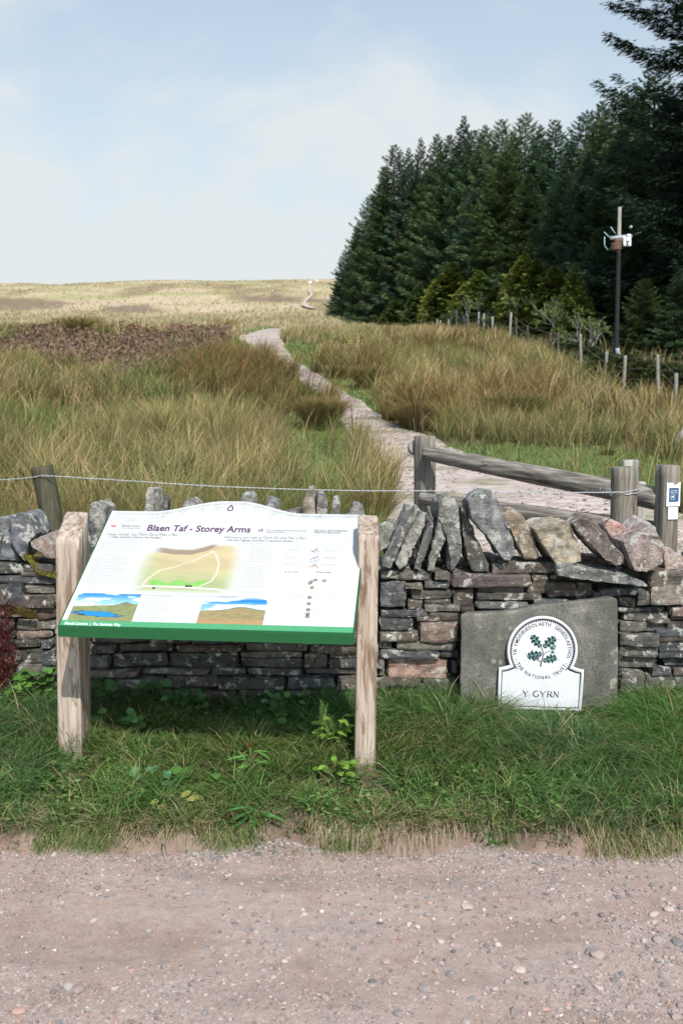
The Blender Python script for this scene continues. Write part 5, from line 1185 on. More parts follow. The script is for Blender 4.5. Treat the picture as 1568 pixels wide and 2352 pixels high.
# left square post, seen corner-on, with a round cap piece behind it
t_ = P(976, 1001, 7.3); part('post', log((t_[0], 7.3, -.0), tuple(t_), .064, .064, 24, 28, 8, 21, .003, 1, .003, R(28)), M['oldwood_z'], br, True, 'far left square post of the barrier')
part('round_plate', log(P(950, 1028, 7.40), P(957, 1028, 7.36), .058, .058, 4, 20, 2, 5, .001), M['greywood'], br)
q0, q1 = P(978, 1041, 7.16), P(1516, 1147, 5.62)
part('rail', log(q0, q1, .053, .064, 60, 28, 2.2, 31, .006, 1, .004), M['oldwood_x'], br, True, 'thick round top rail of the barrier')
q0, q1 = P(968, 1145, 7.16), P(1500, 1218, 5.66)
part('rail', log(q0, q1, .046, .052, 50, 24, 2.2, 37, .006, 1, .004), M['oldwood_x'], br, True, 'lower rail mostly hidden by the coping stones')
post_at(1447, 1056, 6.3, .098, .05, mat='greywood', seed=41, parent=br, label='pale flat post just behind the round fence post')
post_at(1472, 1106, 6.35, .05, .05, mat='greywood', seed=43, parent=br)
t_ = P(1545, 1069, 5.52); _pc = (t_[0] - .052 * math.sin(R(16)), 5.52 + .052 * math.cos(R(16))); sp_o = part('post', log((_pc[0], _pc[1], -.05), (_pc[0], _pc[1], t_[2]), .052, .051, 24, 32, 9, 51, .0015, 1, .002, R(16)), M['oldwood_z'], br, True, 'dark square post carrying two small notices')
# notices are fixed to the right hand face of that post
ca, sa = math.cos(R(-21)), math.sin(R(-21)); nu_ = np.array([ca, -sa * -1 * -1, 0.0])
nx_ = P(1545, 1100, 5.52); fu2 = np.array([math.cos(R(16)), math.sin(R(16)), 0]); fn2 = np.array([math.sin(R(16)), -math.cos(R(16)), 0])
NF = (np.array([nx_[0] + .0035 * math.sin(R(16)), 5.52 - .0035, 0]), fu2, np.array([0, 0, 1.]), fn2)
def zpx(py): return P(1545, py, 5.51)[2]
wk = .043
def nfr(z, lift): return (NF[0] + NF[1] * 0 + np.array([0, 0, z]) + NF[3] * lift, NF[1], NF[2], NF[3])
M['paper'] = flat('white_notice', (.82, .83, .85), .5, .3); M['blue'] = flat('blue_notice', (.035, .10, .20), .45, .4)
zs_ = [zpx(1108), zpx(1111), zpx(1162)]
pl = [(-wk, zpx(1163)), (wk, zpx(1163)), (wk, zpx(1107)), (wk * .45, zpx(1113)), (.002, zpx(1115)), (-.004, zpx(1109)), (-wk, zpx(1109))]
part('notice', extrude_flat(pl, (NF[0], NF[1], NF[2], NF[3]), .003), M['paper'], sp_o, False, 'torn white notice with a blue panel')
nt1 = part('blue_panel', extrude_flat([(-wk * .66, zpx(1153)), (wk * .74, zpx(1152)), (wk * .74, zpx(1121)), (-wk * .66, zpx(1120))], (NF[0] + NF[3] * .0035, NF[1], NF[2], NF[3]), .002), M['blue'], sp_o, False)
mb = MB()
for s_, zz in (('Croeso', 1128), ('Dogs on leads', 1132.5)):
    P2, Fc = fitted(s_, -wk * .45, wk * .5, zpx(zz), .0066, .02); on_frame(mb, P2, Fc, (NF[0], NF[1], NF[2], NF[3]), .0062, None)
a, b_, c_, d_ = -wk * .42, wk * .16, zpx(1148), zpx(1135.5); V2, F2 = stroke([(a, c_), (b_, c_), (b_, d_), (a, d_)], .0016, True); on_frame(mb, V2, F2, NF, .0062)
dg_ = np.array([(-.45, .1), (-.5, .35), (.2, .3), (.35, .6), (.6, .45), (.4, .25), (.4, -.5), (.25, -.5), (.2, -.05), (-.25, -.05), (-.4, -.5), (-.55, -.45), (-.45, -.05)]) * (b_ - a) * .62 + [(a + b_) / 2, (c_ + d_) / 2]
on_frame(mb, dg_, [[0, 1, 2, 9, 12], [2, 3, 4, 5], [2, 5, 8, 9], [5, 6, 7, 8], [9, 10, 11, 12]], NF, .0064)
mb.build('notice_text', M['paper'], sp_o)
part('small_notice', extrude_flat([(-wk * .7, zpx(1193)), (wk * .75, zpx(1193)), (wk * .75, zpx(1165)), (-wk * .7, zpx(1165))], NF, .003), M['paper'], sp_o, False, 'small white notice with a thin dark mark')
mb = MB()
for pts, w in (([(-.3, -.35), (.15, -.45)], .0016), ([(.0, .35), (.15, .0), (.0, -.15)], .002)):
    V2, F2 = stroke([(x_ * wk + .0, zpx(1180) + y_ * .022) for x_, y_ in pts], w); on_frame(mb, V2, F2, NF, .0036)
mb.build('notice_mark', M['ink'], sp_o)

# ------------------------------------------------------------------ barbed wire fence behind the wall
bf = thing('barbed_wire_fence', (-.9, 5.15, .3), 'barbed wire strand with round wooden posts just behind the stone wall', 'fence')
FY = 5.15
a, b_ = P(96, 1070, FY), P(135, 1235, FY); part('post', log((b_[0] + .03, FY, b_[2] - .25), tuple(a), .060, .055, 26, 24, 2.1, 61, .004, 1, .003), M['mossywood'], bf, True, 'mossy round post leaning left beside the board')
a = P(1433, 1072, FY); part('post', log((a[0] + .02, FY, .1), tuple(a), .066, .064, 26, 26, 2.2, 67, .004, 1, .005), M['oldwood_z'], bf, True, 'cracked grey round post in front of the barrier')
def barbed(px_pts, Y, seed, name='wire', far=False):
    pts = np.array([P(a, b_, Y if np.isscalar(Y) else yy) for (a, b_), yy in zip(px_pts, np.broadcast_to(Y, len(px_pts)))]); seg = np.concatenate([[0], np.cumsum(np.linalg.norm(np.diff(pts, axis=0), axis=1))])
    n = int(seg[-1] / .008); sdd = np.linspace(0, seg[-1], n); Q = np.stack([np.interp(sdd, seg, pts[:, k]) for k in range(3)], -1); kk = np.ones(25) / 25
    for k in (2,): Q[12:-12, k] = np.convolve(Q[:, k], kk, 'valid')
    Q[:, 2] += .0025 * (vn(sdd * 9, seed) - .5); mb = MB(); ph = sdd * 2 * np.pi / .045
    for s_ in (0, np.pi):
        W = Q.copy(); W[:, 2] += .0021 * np.cos(ph + s_); W[:, 1] += .0021 * np.sin(ph + s_); V_, F_ = tube(W, .0013, 5); mb.add(V_, F_)
    r_ = np.random.default_rng(seed); p = .05
    while p < seg[-1] - .05:
        c_ = np.array([np.interp(p, seg, pts[:, k]) for k in range(3)])
        th = np.linspace(0, 4 * np.pi, 14); co = np.stack([np.linspace(-.006, .006, 14), .0048 * np.cos(th), .0048 * np.sin(th)], -1) + c_; V_, F_ = tube(co, .0013, 4); mb.add(V_, F_)
        for k in range(4):
            an = r_.uniform(0, 6.28); e = c_ + np.array([r_.uniform(-.012, .012), .016 * math.cos(an), .017 * math.sin(an)]); V_, F_ = tube([c_, e], [.0013, .0006], 4); mb.add(V_, F_)
        p += r_.uniform(.10, .13)
    return mb.build(name, M['wire'], bf, True)
barbed([(-160, 1112), (0, 1103), (72, 1097), (88, 1095)], FY - .055, 3); barbed([(88, 1093), (128, 1094), (250, 1101), (400, 1112), (560, 1120), (700, 1125), (860, 1128), (960, 1127), (1080, 1129), (1200, 1131), (1300, 1132), (1370, 1130), (1405, 1133), (1440, 1130), (1462, 1124)], FY - .066, 5)
mb = MB()
for z_px, yy in ((1130, 1.0), (1206, 1.0)):
    c_ = P(1436, z_px, FY); th = np.linspace(-.3, 6.4, 40); mb = MB(); V_, F_ = tube(np.stack([c_[0] + .071 * np.cos(th), FY + .071 * np.sin(th), c_[2] + .008 * np.sin(th + 1) + .002 * np.cos(9 * th)], -1), .0022, 6); mb.add(V_, F_); mb.build('wire_binding', M['wire'], bf, True)
mb = MB(); V_, F_ = tube([P(1335, 1228, FY), P(1350, 1208, FY), P(1368, 1201, FY), P(1390, 1203, FY - .03), P(1405, 1202, FY - .06)], .002, 6); mb.add(V_, F_)
mb.build('wire_tail', M['wire'], bf, True); mb = MB()
for k in range(14):
    a = P(1355 + k * 4.2, 1131 + random.uniform(-4, 4), FY - .06); b_ = a + np.array([random.uniform(-.02, .02), random.uniform(-.01, .01), random.uniform(-.018, .018)]); V_, F_ = tube([a, (a + b_) / 2 + [0, 0, .004], b_], .0014, 5); mb.add(V_, F_)
mb.build('wire_knot', M['wire'], bf, True)

# ------------------------------------------------------------------ field fence by the wood
ff = thing('post_and_wire_fence', (7.7, 60, 5), 'long line of thin wooden posts and wire between the moor and the conifer wood', 'fence')
posts = [(1545, .9), (1497, 1.15), (1437, 1.1), (1376, 1.0), (1327, 1.1), (1283, 1), (1245, 1), (1210, 1), (1184, 1.05), (1157, 1.1), (1131, 1.1), (1107, 1.15), (1089, 1.1), (1073, 1.1), (1059, 1.1), (1044, 1.4), (1033, 1.2), (1022, 1.2), (1011, 1.3), (1000, 1.25), (990, 1.2), (980, 1.1), (969, 1.1), (960, 1.1), (950, 1.1), (942, 1.1)]
tops = []
for i, (pxx, hh2) in enumerate(posts):
    D = 7.7 * F / (pxx - CX); X_ = 7.7 + .15 * math.sin(i * 2.3); g = float(zt(X_, D)); hh2 = hh2 * (1.0 + .12 * math.sin(i * 1.7)); w = .045 + .018 * abs(math.sin(i * 3.1)); ln = .07 * math.sin(i * 4.4)
    dark = 1180 < pxx < 1310
    part('post', log((X_, D, g - .2), (X_ + ln, D, g + hh2 + .12), w, w * .95, 6, 8, 3, 200 + i, .006), M['darkpost' if dark else ('greywood' if pxx < 1170 else 'fencepost')], ff); tops.append((X_ + ln * .8, D - .05, g + hh2 + .05))
for dz_ in (0, -.28, -.55):
    mb = MB(); tp = [(7.72, 17.5, float(zt(7.72, 17.5)) + 1.1)] + tops; Q = np.array(tp) + [0, 0, dz_]; V_, F_ = tube(Q, .0028 + .00004 * Q[:, 1], 5); mb.add(V_, F_); mb.build('wire', M['fwire'], ff)

# ------------------------------------------------------------------ utility pole
UD = 34.0; u0 = P(1414, 850, UD); u1 = P(1422, 476, UD); gu = float(zt(u0[0], UD))
up_ = thing('utility_pole', (u0[0], UD, gu), 'grey wooden utility pole with white insulators and a small transformer', 'utility pole')
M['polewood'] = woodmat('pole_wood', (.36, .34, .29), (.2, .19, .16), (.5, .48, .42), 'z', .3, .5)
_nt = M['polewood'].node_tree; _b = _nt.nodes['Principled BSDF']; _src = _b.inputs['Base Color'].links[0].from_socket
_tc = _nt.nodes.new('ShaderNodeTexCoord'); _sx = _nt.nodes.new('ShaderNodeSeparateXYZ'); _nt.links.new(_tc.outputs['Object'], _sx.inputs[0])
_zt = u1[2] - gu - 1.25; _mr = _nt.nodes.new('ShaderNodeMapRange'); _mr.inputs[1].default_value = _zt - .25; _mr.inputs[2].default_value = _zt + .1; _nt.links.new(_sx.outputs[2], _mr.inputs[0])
_nt.links.new(mixn(_nt, _mr.outputs[0], (.03, .03, .031), _src), _b.inputs['Base Color']); _b.inputs['Specular IOR Level'].default_value = .05  # pole coloured dark below the top to stand in for tree shade
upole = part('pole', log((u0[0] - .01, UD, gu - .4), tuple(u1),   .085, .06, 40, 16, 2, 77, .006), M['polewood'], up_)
M['tank'] = flat('tank_grey', (.28, .31, .36), .45, .5); M['rust'] = flat('rusty_iron', (.13, .07, .05), .7, .3); M['ceramic'] = flat('white_ceramic', (.78, .79, .82), .2, .6); M['cable'] = flat('pale_green_cable', (.30, .48, .45), .5, .4)
def up(a, b_, dy=0): return P(1359.4 + a * .08593 * 1.0, 440.9 + b_ * .08593, UD + dy)
part('crossarm', log(up(480, 1240, -.14), up(1050, 1180, -.14), .06, .06, 4, 12, 8, 3, .001), M['tank'], up_)
part('bracket', log(up(590, 1310, -.16), up(800, 1300, -.16), .075, .075, 4, 12, 8, 3, .001), M['rust'], up_)
part('transformer', log(up(640, 1560, -.3), up(640, 1360, -.3), .17, .17, 6, 20, 2, 3, .002), M['rust'], up_)
for a, t0, t1, r0 in ((860, 1200, 1460, .062), (985, 1200, 1460, .062), (960, 1130, 1210, .08), (930, 1220, 1330, .09)):
    V_, F_ = loft([np.array([up(a, t, -.2) + [rr * math.cos(q), rr * math.sin(q), 0] for q in np.linspace(0, 6.283, 14, endpoint=False)]) for t, rr in [(t0 + (t1 - t0) * k / 8, r0 * (1.15 if k % 2 else .8) * (1 - .25 * (k == 8))) for k in range(9)]])
    part('insulator', (V_, F_), M['ceramic'], up_)
part('bushing', log(up(1000, 960, -.1), up(1060, 910, -.1), .05, .04, 3, 10, 2, 3, .001), M['tank'], up_)
for nm, pts in (('cable', [(325, 1200), (325, 1400), (345, 1480), (430, 1560), (480, 1520), (530, 1420)]), ('cable', [(490, 930), (560, 1040), (620, 1120)]), ('cable', [(310, 1070), (400, 1160), (480, 1230)])):
    mb = MB(); V_, F_ = tube([up(a, b_, -.2) for a, b_ in pts], .016, 6); mb.add(V_, F_); mb.build(nm, M['cable'], up_, True)
part('cable_guard', log((u0[0] + .06, UD - .13, gu + .3), tuple(P(1416, 800, UD - .12)), .07, .07, 6, 12, 4, 3, .001), M['tank'], up_)

# ------------------------------------------------------------------ spruces
def spruce_mesh(H, rad, nb, ntw, seed, z0=.02, quadl=(.28, .55), quadw=.11, droop=.35, power=.85, tipcol=(.135, .21, .115), basecol=(.012, .026, .016), brown=0.0, yellow=0.0, plate=1.0):
    r_ = np.random.default_rng(seed); V = []; Cc = []
    tv, tf_ = log((0, 0, -.5), (0, 0, H * .97), rad * .05 + .08, .02, 20, 8, 2, seed, .01); trunk = mesh_np('trunk', tv, tf_, M['bark'], None, True)
    zz = z0 + (1 - z0) * (1 - np.sqrt(1 - np.linspace(0, .9995, nb))) if False else z0 + (1 - z0) * np.linspace(0, 1, nb) ** .8 * .997
    az0 = 0
    for i, f in enumerate(zz):
        L = rad * ((1 - f) ** power) * r_.uniform(.78, 1.12) * (1 + .12 * math.sin(f * 40 + i)) + .04; L *= (.75 + .25 * min(1, (f + .0) / .10)) if f < .1 else 1
        az0 += 2.399 + r_.normal(0, .25); nt_ = max(7, int(ntw * (L / rad) ** .6)); t = np.sort(r_.uniform(.12, 1, nt_)) if L > .5 else r_.uniform(0, 1, nt_); t[-1] = 1
        rise = lerp(-.30, .75, f ** 1.5) + r_.normal(0, .06); zc = f * H + L * (rise * t - droop * t * (1 - t) * 1.6 * (1 - f) + .10 * t ** 4)
        ca, sa = math.cos(az0), math.sin(az0); side = r_.uniform(-1, 1, nt_) * L * .30 * plate * (1.15 - t) * (t > .15)
        X_ = ca * L * t - sa * side; Y_ = sa * L * t + ca * side; Z_ = zc - np.abs(side) * .25; tsz = min(1, .34 + 1.6 * (1 - f))
        for rep in range(4):
            n = nt_; ql = r_.uniform(*quadl, n) * tsz; sd_ = np.sign(side + 1e-6) * r_.uniform(.1, 1.1, n) + r_.normal(0, .35, n)
            dx = ca * (1) - sa * sd_; dy = sa + ca * sd_; dzv = r_.uniform(-.55, .25, n) + rise * .5; dn = np.sqrt(dx ** 2 + dy ** 2 + dzv ** 2); d = np.stack([dx / dn, dy / dn, dzv / dn], -1)
            up__ = r_.normal(0, .45, (n, 3)) + [0, 0, 1]; s_ = np.cross(d, up__); s_ /= np.linalg.norm(s_, axis=1)[:, None]; w = quadw * tsz * r_.uniform(.6, 1.3, n)[:, None]
            p = np.stack([X_, Y_, Z_], -1) + r_.normal(0, .07 * tsz, (n, 3)) - [0, 0, 0]; m_ = p + d * (ql * .45)[:, None]; e = p + d * ql[:, None]
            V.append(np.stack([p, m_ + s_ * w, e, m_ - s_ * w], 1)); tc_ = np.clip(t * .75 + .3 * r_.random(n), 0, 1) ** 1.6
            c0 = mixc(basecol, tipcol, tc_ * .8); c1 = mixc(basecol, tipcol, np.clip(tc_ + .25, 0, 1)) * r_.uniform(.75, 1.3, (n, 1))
            bt = r_.random(n) < brown; c1 = np.where(bt[:, None], A(.22, .10, .055), c1); yl = r_.random(n) < yellow; c1 = np.where(yl[:, None], c1 * [1.7, 1.35, .6], c1)
            Cc.append(np.stack([c0, c1, c1 * 1.1, c1], 1))
    V = np.concatenate(V).reshape(-1, 3); Cc = np.concatenate(Cc).reshape(-1, 3); Fc = np.arange(len(V)).reshape(-1, 4)
    return trunk, mesh_np('crown', V, Fc, M['needles'], Cc)
TK = dict(quadl=(.30, .60), quadw=.055, plate=1.45)
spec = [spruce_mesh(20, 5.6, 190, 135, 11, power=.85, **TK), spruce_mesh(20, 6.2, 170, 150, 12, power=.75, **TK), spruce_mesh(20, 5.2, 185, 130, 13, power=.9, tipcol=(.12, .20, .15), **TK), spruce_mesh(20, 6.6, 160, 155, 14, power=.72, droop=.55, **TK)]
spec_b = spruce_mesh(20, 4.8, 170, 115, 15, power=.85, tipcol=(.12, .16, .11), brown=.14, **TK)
ORD = ['first', 'second', 'third', 'fourth', 'fifth', 'sixth', 'seventh', 'eighth', 'ninth', 'tenth', 'eleventh', 'twelfth', 'thirteenth', 'fourteenth', 'fifteenth', 'sixteenth', 'seventeenth', 'eighteenth', 'nineteenth', 'twentieth', 'twenty first', 'twenty second', 'twenty third', 'twenty fourth', 'twenty fifth', 'twenty sixth']
def spruce(px, pyt, D, sp_, label, widen=1.0, group='spruces of the conifer wood', rz=None):
    g = hit_z = None; X_ = (px - CX) / F * D * 1.0; t_ = P(px, pyt, D); X_ = t_[0]; g = float(zt(X_, D)) - .3; H = t_[2] - g; k = H / 20.0
    o = thing('spruce_tree', (X_, D, g), label, 'tree', group); o.scale = (k * widen, k * widen, k); o.rotation_euler = (0, 0, rng.uniform(0, 6.28) if rz is None else rz)
    for nm, me in zip(('trunk', 'crown'), sp_):
        c_ = bpy.data.objects.new(nm, me); C.objects.link(c_); c_.parent = o
    return o
sky_t = [(778, 640, 158, 1.5), (792, 574, 152, 1.15), (822, 508, 147, 1.1), (850, 448, 142, 1.0), (880, 388, 136, 1.0), (906, 333, 131, .95), (938, 340, 128, 1), (966, 316, 126, .8), (1004, 308, 121, 1), (1032, 312, 118, 1), (1065, 266, 112, 1), (1092, 300, 106, 1), (1113, 288, 102, 1), (1152, 276, 97, 1), (1178, 300, 93, 1), (1206, 263, 90, 1), (1240, 288, 86, 1), (1275, 276, 82, 1), (1312, 318, 78, 1), (1345, 258, 74, 1.1), (1382, 232, 70, 1.1), (1422, 212, 66, 1.1), (1462, 200, 62, 1.1), (1505, 150, 60, 1.1)]
for i, (a, b_, D, wd) in enumerate(sky_t):
    sp_ = spec_b if i == 7 else spec[i % 4]
    lb = {0: 'lowest bushy spruce at the far left end of the wood', 7: 'spruce with browned needles near its tip on the skyline', 10: 'spruce whose tip stands highest in the left half of the wood'}.get(i, ORD[i] + ' spruce tip counted along the skyline from the left end of the wood')
    spruce(a, b_, D, sp_, lb, wd)
frt = [(915, 470, 130), (975, 400, 125), (1040, 370, 112), (1105, 390, 96), (1160, 350, 84), (1215, 400, 72), (1300, 400, 61), (1350, 350, 58), (1395, 380, 53), (1440, 260, 56), (1485, 290, 52), (1540, 200, 50)]
for i, (a, b_, D) in enumerate(frt):
    spruce(a, b_, D, spec[(i * 3 + 1) % 4], ORD[i] + ' spruce from the left in the front row of the wood facing the fence', 1.3)
for i, (a, b_, D) in enumerate([(1320, 560, 49), (1390, 520, 46), (1450, 560, 44), (1510, 480, 46), (1570, 420, 43), (1480, 640, 40), (1560, 620, 38)]):
    spruce(a, b_, D, spec[(i + 2) % 4], ORD[i] + ' low dark spruce from the left behind the utility pole', 1.5)
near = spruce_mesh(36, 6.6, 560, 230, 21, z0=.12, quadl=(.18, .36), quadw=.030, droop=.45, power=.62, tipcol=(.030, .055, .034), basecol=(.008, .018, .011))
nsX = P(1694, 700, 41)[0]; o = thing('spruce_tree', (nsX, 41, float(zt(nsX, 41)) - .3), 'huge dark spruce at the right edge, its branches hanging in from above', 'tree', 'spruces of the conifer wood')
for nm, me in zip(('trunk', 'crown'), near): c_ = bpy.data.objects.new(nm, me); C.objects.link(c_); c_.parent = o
o.rotation_euler = (0, 0, 1.2)
# younger, yellower trees and shrubs at the wood's edge
young = spruce_mesh(7, 2.4, 260, 46, 31, quadl=(.2, .4), quadw=.08, droop=.2, power=.9, tipcol=(.28, .33, .09), basecol=(.05, .07, .02), yellow=.1)
young2 = spruce_mesh(7, 2.2, 260, 46, 33, quadl=(.2, .4), quadw=.08, droop=.2, power=.85, tipcol=(.13, .18, .06), basecol=(.03, .05, .02), yellow=.1)
def plant(px, pyt, D, pr, name, label, cat='tree', wd=1.0, H0=7.0, group=None):
    t_ = P(px, pyt, D); g = float(zt(t_[0], D)) - .1; k = (t_[2] - g) / H0; o = thing(name, (t_[0], D, g), label, cat, group); o.scale = (k * wd, k * wd, k); o.rotation_euler = (0, 0, rng.uniform(0, 6.28))
    for nm, me in zip(('trunk', 'crown'), pr): c_ = bpy.data.objects.new(nm, me); C.objects.link(c_); c_.parent = o
Y2_ = 0
gy_ = 'young trees at the edge of the wood'
yl_ = [(905, 690, 112, 1, 1.3, 'low grey green bush at the left foot of the wood'), (962, 652, 100, 1, .9, 'leftmost pointed young tree in front of the dark spruces'), (1000, 642, 96, 0, .9, 'small olive young tree second from the left at the wood edge'),
       (1040, 603, 84, 1, 1.0, 'olive young tree with a thin bare leader above the fence posts'), (1074, 645, 79, 0, 1.1, 'short bushy young tree between two taller ones above the fence posts'), (1100, 622, 74, 0, 1.0, 'bright green pointed young tree above the middle of the fence'),
       (1140, 660, 66, 1, 1.1, 'dull green young tree left of the tall yellow green pair'), (1204, 583, 52, 0, .9, 'left one of the tall yellow green pair in the middle of the wood edge'), (1232, 596, 50, 0, .9, 'right one of the tall yellow green pair in the middle of the wood edge'),
       (1178, 640, 56, 1, 1.0, 'darker young tree just left of the tall yellow green pair'), (1272, 612, 47, 1, .9, 'young tree between the yellow green pair and the pale topped one'), (1320, 606, 45, 0, .6, 'thin pale topped young tree nearest the utility pole')]
for a, b_, D, v_, w_, lb in yl_: plant(a, b_, D, (young, young2)[v_], 'young_conifer', lb, wd=w_ * 1.55, group=gy_)
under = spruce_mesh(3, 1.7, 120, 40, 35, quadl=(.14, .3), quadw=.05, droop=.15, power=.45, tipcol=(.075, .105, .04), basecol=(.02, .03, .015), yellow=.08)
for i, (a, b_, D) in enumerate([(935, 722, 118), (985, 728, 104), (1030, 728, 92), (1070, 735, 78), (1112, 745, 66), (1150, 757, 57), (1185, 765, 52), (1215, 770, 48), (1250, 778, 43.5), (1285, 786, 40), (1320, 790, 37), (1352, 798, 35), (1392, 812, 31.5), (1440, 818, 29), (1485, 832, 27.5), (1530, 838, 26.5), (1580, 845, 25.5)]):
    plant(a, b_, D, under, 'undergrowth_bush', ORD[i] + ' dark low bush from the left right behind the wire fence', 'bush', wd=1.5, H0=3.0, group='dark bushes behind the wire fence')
def shrub_mesh(H, seed, leafc, berries=0):
    r_ = np.random.default_rng(seed); mb = MB(); tips = []
    def grow(p, d, L, r, lv):
        q = p + d * L; mid_ = (p + q) / 2 + r_.normal(0, L * .05, 3); V_, F_ = tube([p, mid_, q], [r, r * .8, r * .6], 5); mb.add(V_, F_)
        if lv == 0: tips.append((p, q)); return
        for k in range(r_.integers(3, 5)):
            nd = d * .8 + r_.normal(0, .45, 3); nd[2] += .12; nd /= np.linalg.norm(nd); grow(p + d * L * r_.uniform(.5, 1), nd, L * r_.uniform(.55, .8), r * .55, lv - 1)
    for k in range(3): d = np.array([r_.normal(0, .25), r_.normal(0, .25), 1]); d /= np.linalg.norm(d); grow(np.zeros(3), d, H * .38, H * .012, 3)
    V = []; Cc = []
    for p, q in tips:
        for k in range(14):
            c_ = lerp(p, q, r_.uniform(.1, 1.15)) + r_.normal(0, .05, 3); a, b2 = r_.normal(0, 1, 3), r_.normal(0, 1, 3); a /= np.linalg.norm(a); b2 = np.cross(a, b2); b2 /= np.linalg.norm(b2); s_ = r_.uniform(.05, .10)
            col = A(*leafc) * r_.uniform(.6, 1.4) if r_.random() > berries else A(.30, .06, .035)
            V.append([c_ - a * s_, c_ + b2 * s_ * .4, c_ + a * s_, c_ - b2 * s_ * .4]); Cc += [col] * 4
    V = np.array(V).reshape(-1, 3)
    me = mesh_np('stems', np.concatenate(mb.V), mb.F, M['greywood'], None, True)
    return me, mesh_np('foliage', V, np.arange(len(V)).reshape(-1, 4), M['leaf'], np.array(Cc))
sh1 = shrub_mesh(5, 5, (.20, .23, .12)); sh2 = shrub_mesh(5, 7, (.20, .14, .06), .35)
def shrub(px, pyt, D, pr, label, wd=1):
    t_ = P(px, pyt, D); g = float(zt(t_[0], D)) - .1; k = (t_[2] - g) / 5.0; o = thing('shrub', (t_[0], D, g), label, 'shrub', 'shrubs along the wire fence'); o.scale = (k * wd, k * wd, k)
    for nm, me in zip(('stem', 'foliage'), pr): c_ = bpy.data.objects.new(nm, me); C.objects.link(c_); c_.parent = o
sh3 = shrub_mesh(5, 9, (.21, .27, .07)); sh4 = shrub_mesh(5, 10, (.15, .20, .06))
shrub(1020, 668, 88, sh3, 'loose light green shrub left of the bright green pointed tree', 1.3); shrub(1090, 655, 72, sh4, 'dull green loose shrub behind the middle of the fence', 1.3); shrub(1225, 606, 50, sh3, 'tallest loose light green shrub right of centre at the wood edge', 1.1)
shrub(1165, 668, 57, sh4, 'olive loose shrub between the fence and the yellow green pair', 1.2); shrub(1285, 640, 45, sh3, 'light green loose shrub left of the thin pale topped tree', 1.1); shrub(1345, 690, 38, sh4, 'olive shrub left of the utility pole', 1.1)
shrub(1128, 705, 58, sh1, 'pale grey green shrub with thin bare stems behind the fence'); shrub(1192, 700, 54, sh2, 'sparse shrub with reddish leaves behind the fence'); shrub(1160, 752, 52, sh1, 'low pale shrub between the grey green and the reddish ones', 1.2); shrub(1395, 800, 32, sh1, 'pale twiggy shrub at the foot of the utility pole', 1.0)

# ------------------------------------------------------------------ weeds on the bank, red plant on the wall, small things
def leafV(base, d, nrm, L, w, lob=0, cup=.15, k=7):
    s_ = np.cross(d, nrm); s_ /= np.linalg.norm(s_); nrm = np.cross(s_, d); V = []
    for t in np.linspace(0, 1, k):
        ww = w * math.sin(math.pi * min(1, t * .96 + .04)) ** .7 * (1 + lob * math.sin(t * 18)); c_ = base + d * L * t - nrm * cup * L * t * t
        V += [c_ - s_ * ww + nrm * ww * .25, c_, c_ + s_ * ww + nrm * ww * .25]
    Fc = []
    for i in range(k - 1):
        for j in (0, 1): a = i * 3 + j; Fc.append([a, a + 1, a + 4, a + 3])
    return np.array(V), Fc
def weed(px, py, n, L, w, hgt, spread, label, colr_=(.09, .19, .04), lob=0, name='leafy_weed', seed=1, Y=None, cat='plant', stalk=True, group='broad leaved weeds on the bank'):
    r_ = np.random.default_rng(seed); g = hit(px, py, 3.0, 5.2) if Y is None else P(px, py, Y); o = thing(name, tuple(g), label, cat, group); mb = MB(); ms_ = MB()
    for i in range(n):
        a = r_.uniform(0, 6.28); rr = spread * r_.random() ** .5; h = (hgt + .05) * r_.uniform(.4, 1); b_ = g + np.array([math.cos(a) * rr, math.sin(a) * rr * .6, h])
        if stalk: V_, F_ = tube([g + [0, 0, -.01], (g + b_) / 2 + [0, 0, h * .2], b_], [.0022, .0018, .0014], 4); ms_.add(V_, F_)
        d = np.array([math.cos(a), math.sin(a) - .5, r_.uniform(-.2, .5)]); d /= np.linalg.norm(d); nn = np.array([r_.normal(0, .3), -.5, 1.0]); V_, F_ = leafV(b_, d, nn, L * r_.uniform(.6, 1.1), w * r_.uniform(.7, 1.1), lob); mb.add(V_, F_, A(*colr_) * r_.uniform(.8, 1.7))
    mb.build('leaves', M['leaf'], o, True)
    if stalk: ms_.build('stems', M['stemg'], o, True)
M['stemg'] = flat('green_stem', (.09, .14, .04), .5, .3); M['stemr'] = flat('red_stem', (.10, .025, .02), .6, .3)
weed(88, 1625, 26, .07, .026, .16, .10, 'large leaved green weed left of the left sign post', seed=3)
weed(265, 1690, 18, .055, .025, .05, .10, 'round leaved weed lit by the sun right of the left sign post', (.13, .26, .07), seed=4)
weed(300, 1628, 22, .06, .027, .10, .14, 'shaded round leaved weed against the wall under the board', (.08, .16, .05), seed=5)
weed(770, 1730, 26, .055, .012, .13, .08, 'yellow green ferny weed left of the right sign post', (.20, .32, .05), .35, seed=6)
weed(772, 1800, 16, .04, .015, .05, .07, 'small bright weed below the ferny one by the right sign post', (.17, .30, .05), .2, seed=7)
weed(575, 1790, 12, .09, .005, .07, .03, 'long bladed plantain standing in the middle of the bank', (.10, .24, .05), seed=8)
weed(590, 1900, 22, .10, .005, .03, .03, 'dark grassy plantain at the lip of the bank', (.05, .14, .035), seed=9)
weed(360, 1930 - 120, 12, .045, .018, .02, .08, 'small bluish dandelion leaves in the left half of the bank', (.10, .22, .11), seed=10, stalk=False)
weed(480, 1800, 16, .05, .02, .02, .14, 'scattered broad leaves in the middle of the bank', (.08, .17, .04), seed=12, stalk=False)
weed(680, 1690, 12, .05, .018, .03, .12, 'low broad leaves under the right part of the board', (.10, .20, .05), seed=13, stalk=False)
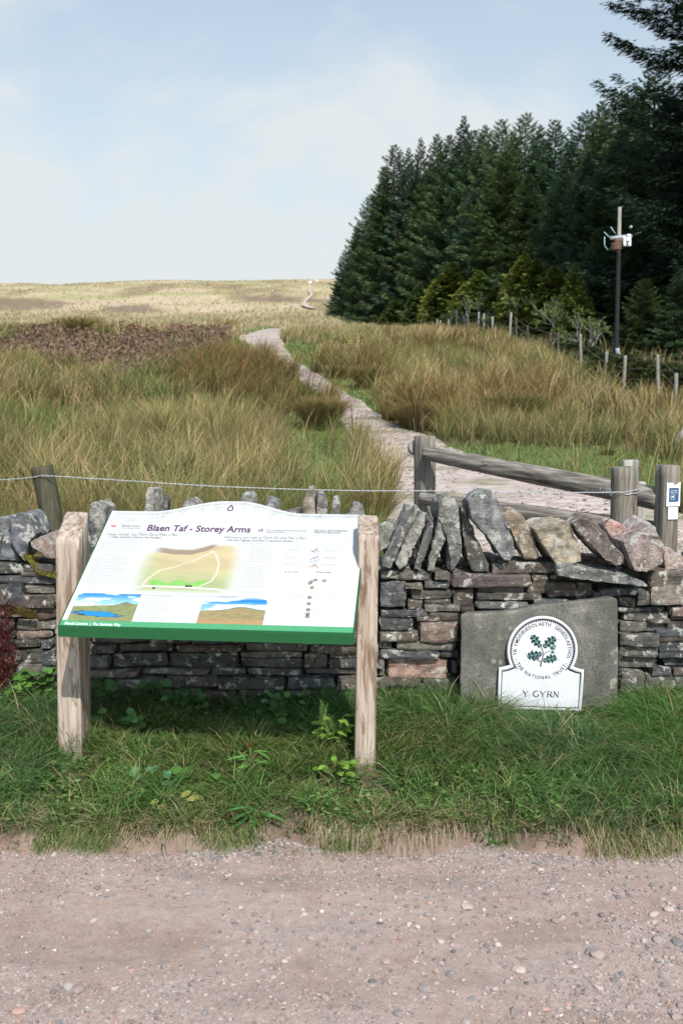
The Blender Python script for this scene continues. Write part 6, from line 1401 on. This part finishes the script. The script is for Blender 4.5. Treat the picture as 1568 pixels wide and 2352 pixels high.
weed(420, 1650, 18, .05, .02, .08, .12, 'dark broad leaves in the shade at the wall base below the map', (.07, .15, .04), seed=21)
weed(650, 1670, 16, .045, .016, .10, .10, 'leafy sprig in the shade near the wall left of the right sign post', (.09, .18, .05), seed=22)
weed(30, 1640, 18, .06, .02, .10, .09, 'leafy weed at the wall foot by the left edge of the photo', (.12, .24, .05), seed=23)
weed(940, 1680, 14, .05, .012, .08, .08, 'leafy sprig right of the right sign post by the wall foot', (.10, .22, .05), .3, seed=24)
weed(400, 1870, 12, .045, .016, .02, .07, 'yellowing small leaved weed near the lip left of the middle', (.26, .26, .07), seed=25)
weed(210, 1640, 14, .05, .02, .09, .07, 'leaves between the left sign post and the wall in half shade', (.08, .17, .04), seed=26)
# dock seed stalk
g = hit(600, 1765, 3, 5.2); o = thing('dock_stalk', tuple(g), 'rust brown dock stalk in seed among the grass under the board', 'plant'); mb = MB(); tp_ = g + np.array([-.05, 0, .10]); V_, F_ = tube([g, (g + tp_) / 2 + [-.01, 0, .01], tp_], .003, 5); mb.add(V_, F_); mb.build('stem', M['stemr'], o)
sb = Bag(); n = 110; t = rng.uniform(.35, 1, n); p_ = g + (tp_ - g) * t[:, None] + rng.normal(0, .008, (n, 3)); rc = mixc((.10, .03, .02), (.22, .08, .04), rng.random(n)); sb.add(blades(p_[:, 0], p_[:, 1], p_[:, 2], rng.uniform(.004, .01, n), rng.uniform(.004, .007, n), rng.uniform(0, 6.28, n), rng.uniform(.3, 1.5, n), rc, rc, 2, .6)); sb.build('seeds', M['leaf'], o)
# dark red creeper on the wall at far left
g = P(2, 1590, WY - .06); o = thing('red_creeper', tuple(g), 'dark red bushy plant growing against the wall at the left edge', 'plant'); ms_ = MB(); sb = Bag(); r_ = np.random.default_rng(77)
for i in range(22):
    a = np.array(g); e = P(r_.uniform(-60, 34), r_.uniform(1335, 1520), WY - r_.uniform(.04, .14)); mid_ = (a + e) / 2 + r_.normal(0, .02, 3); V_, F_ = tube([a, mid_, e], [.003, .002, .001], 5); ms_.add(V_, F_)
    n = 90; t = r_.random(n); p_ = np.where((t < .5)[:, None], a + (mid_ - a) * (t * 2)[:, None], mid_ + (e - mid_) * (t * 2 - 1)[:, None]) + r_.normal(0, .012, (n, 3)); rc = mixc((.05, .012, .014), (.15, .04, .035), r_.random(n)); sb.add(blades(p_[:, 0], p_[:, 1], p_[:, 2], r_.uniform(.008, .02, n), r_.uniform(.005, .009, n), r_.uniform(0, 6.28, n), r_.uniform(.3, 1.5, n), rc, rc, 2, .5))
ms_.build('stems', M['stemr'], o); sb.build('leaves', M['leaf'], o)
# leaning dry stems over the wall foot
# white boulders far up the hill beside the path
for (a, b_, w), lb in (((712, 652, .62), 'white boulder at the top end of the distant path'), ((727, 648, .5), 'white boulder right of the distant path end near the skyline')):
    g = hit(a, b_, 60, 400); V_, F_ = I2; V_ = V_ * [w * .85, w * .7, w * .62] * (1 + .2 * (fbm(V_[:, 0] + a, V_[:, 1], V_[:, 2], 2) - .5))[:, None] + g + [0, 0, .3]; me = mesh_np('boulder', V_ - g, F_, M['ceramic'], None, True); o = bpy.data.objects.new('boulder', me); C.objects.link(o); o.location = g; tag(o, lb, 'boulder', 'white boulders by the far path')
# pale branch at the right edge of the field
a, b_ = P(1552, 992, 17), P(1600, 930, 17.2); V_, F_ = log(tuple(a + [0, 0, -.2]), tuple(b_), .05, .04, 8, 10, 3, 9, .01); g = a.copy(); me = mesh_np('leaning_stake', V_ - g, F_, M['greywood'], None, True); o = bpy.data.objects.new('leaning_stake', me); C.objects.link(o); o.location = g; tag(o, 'pale stake leaning in tall grass at the right edge', 'stake')
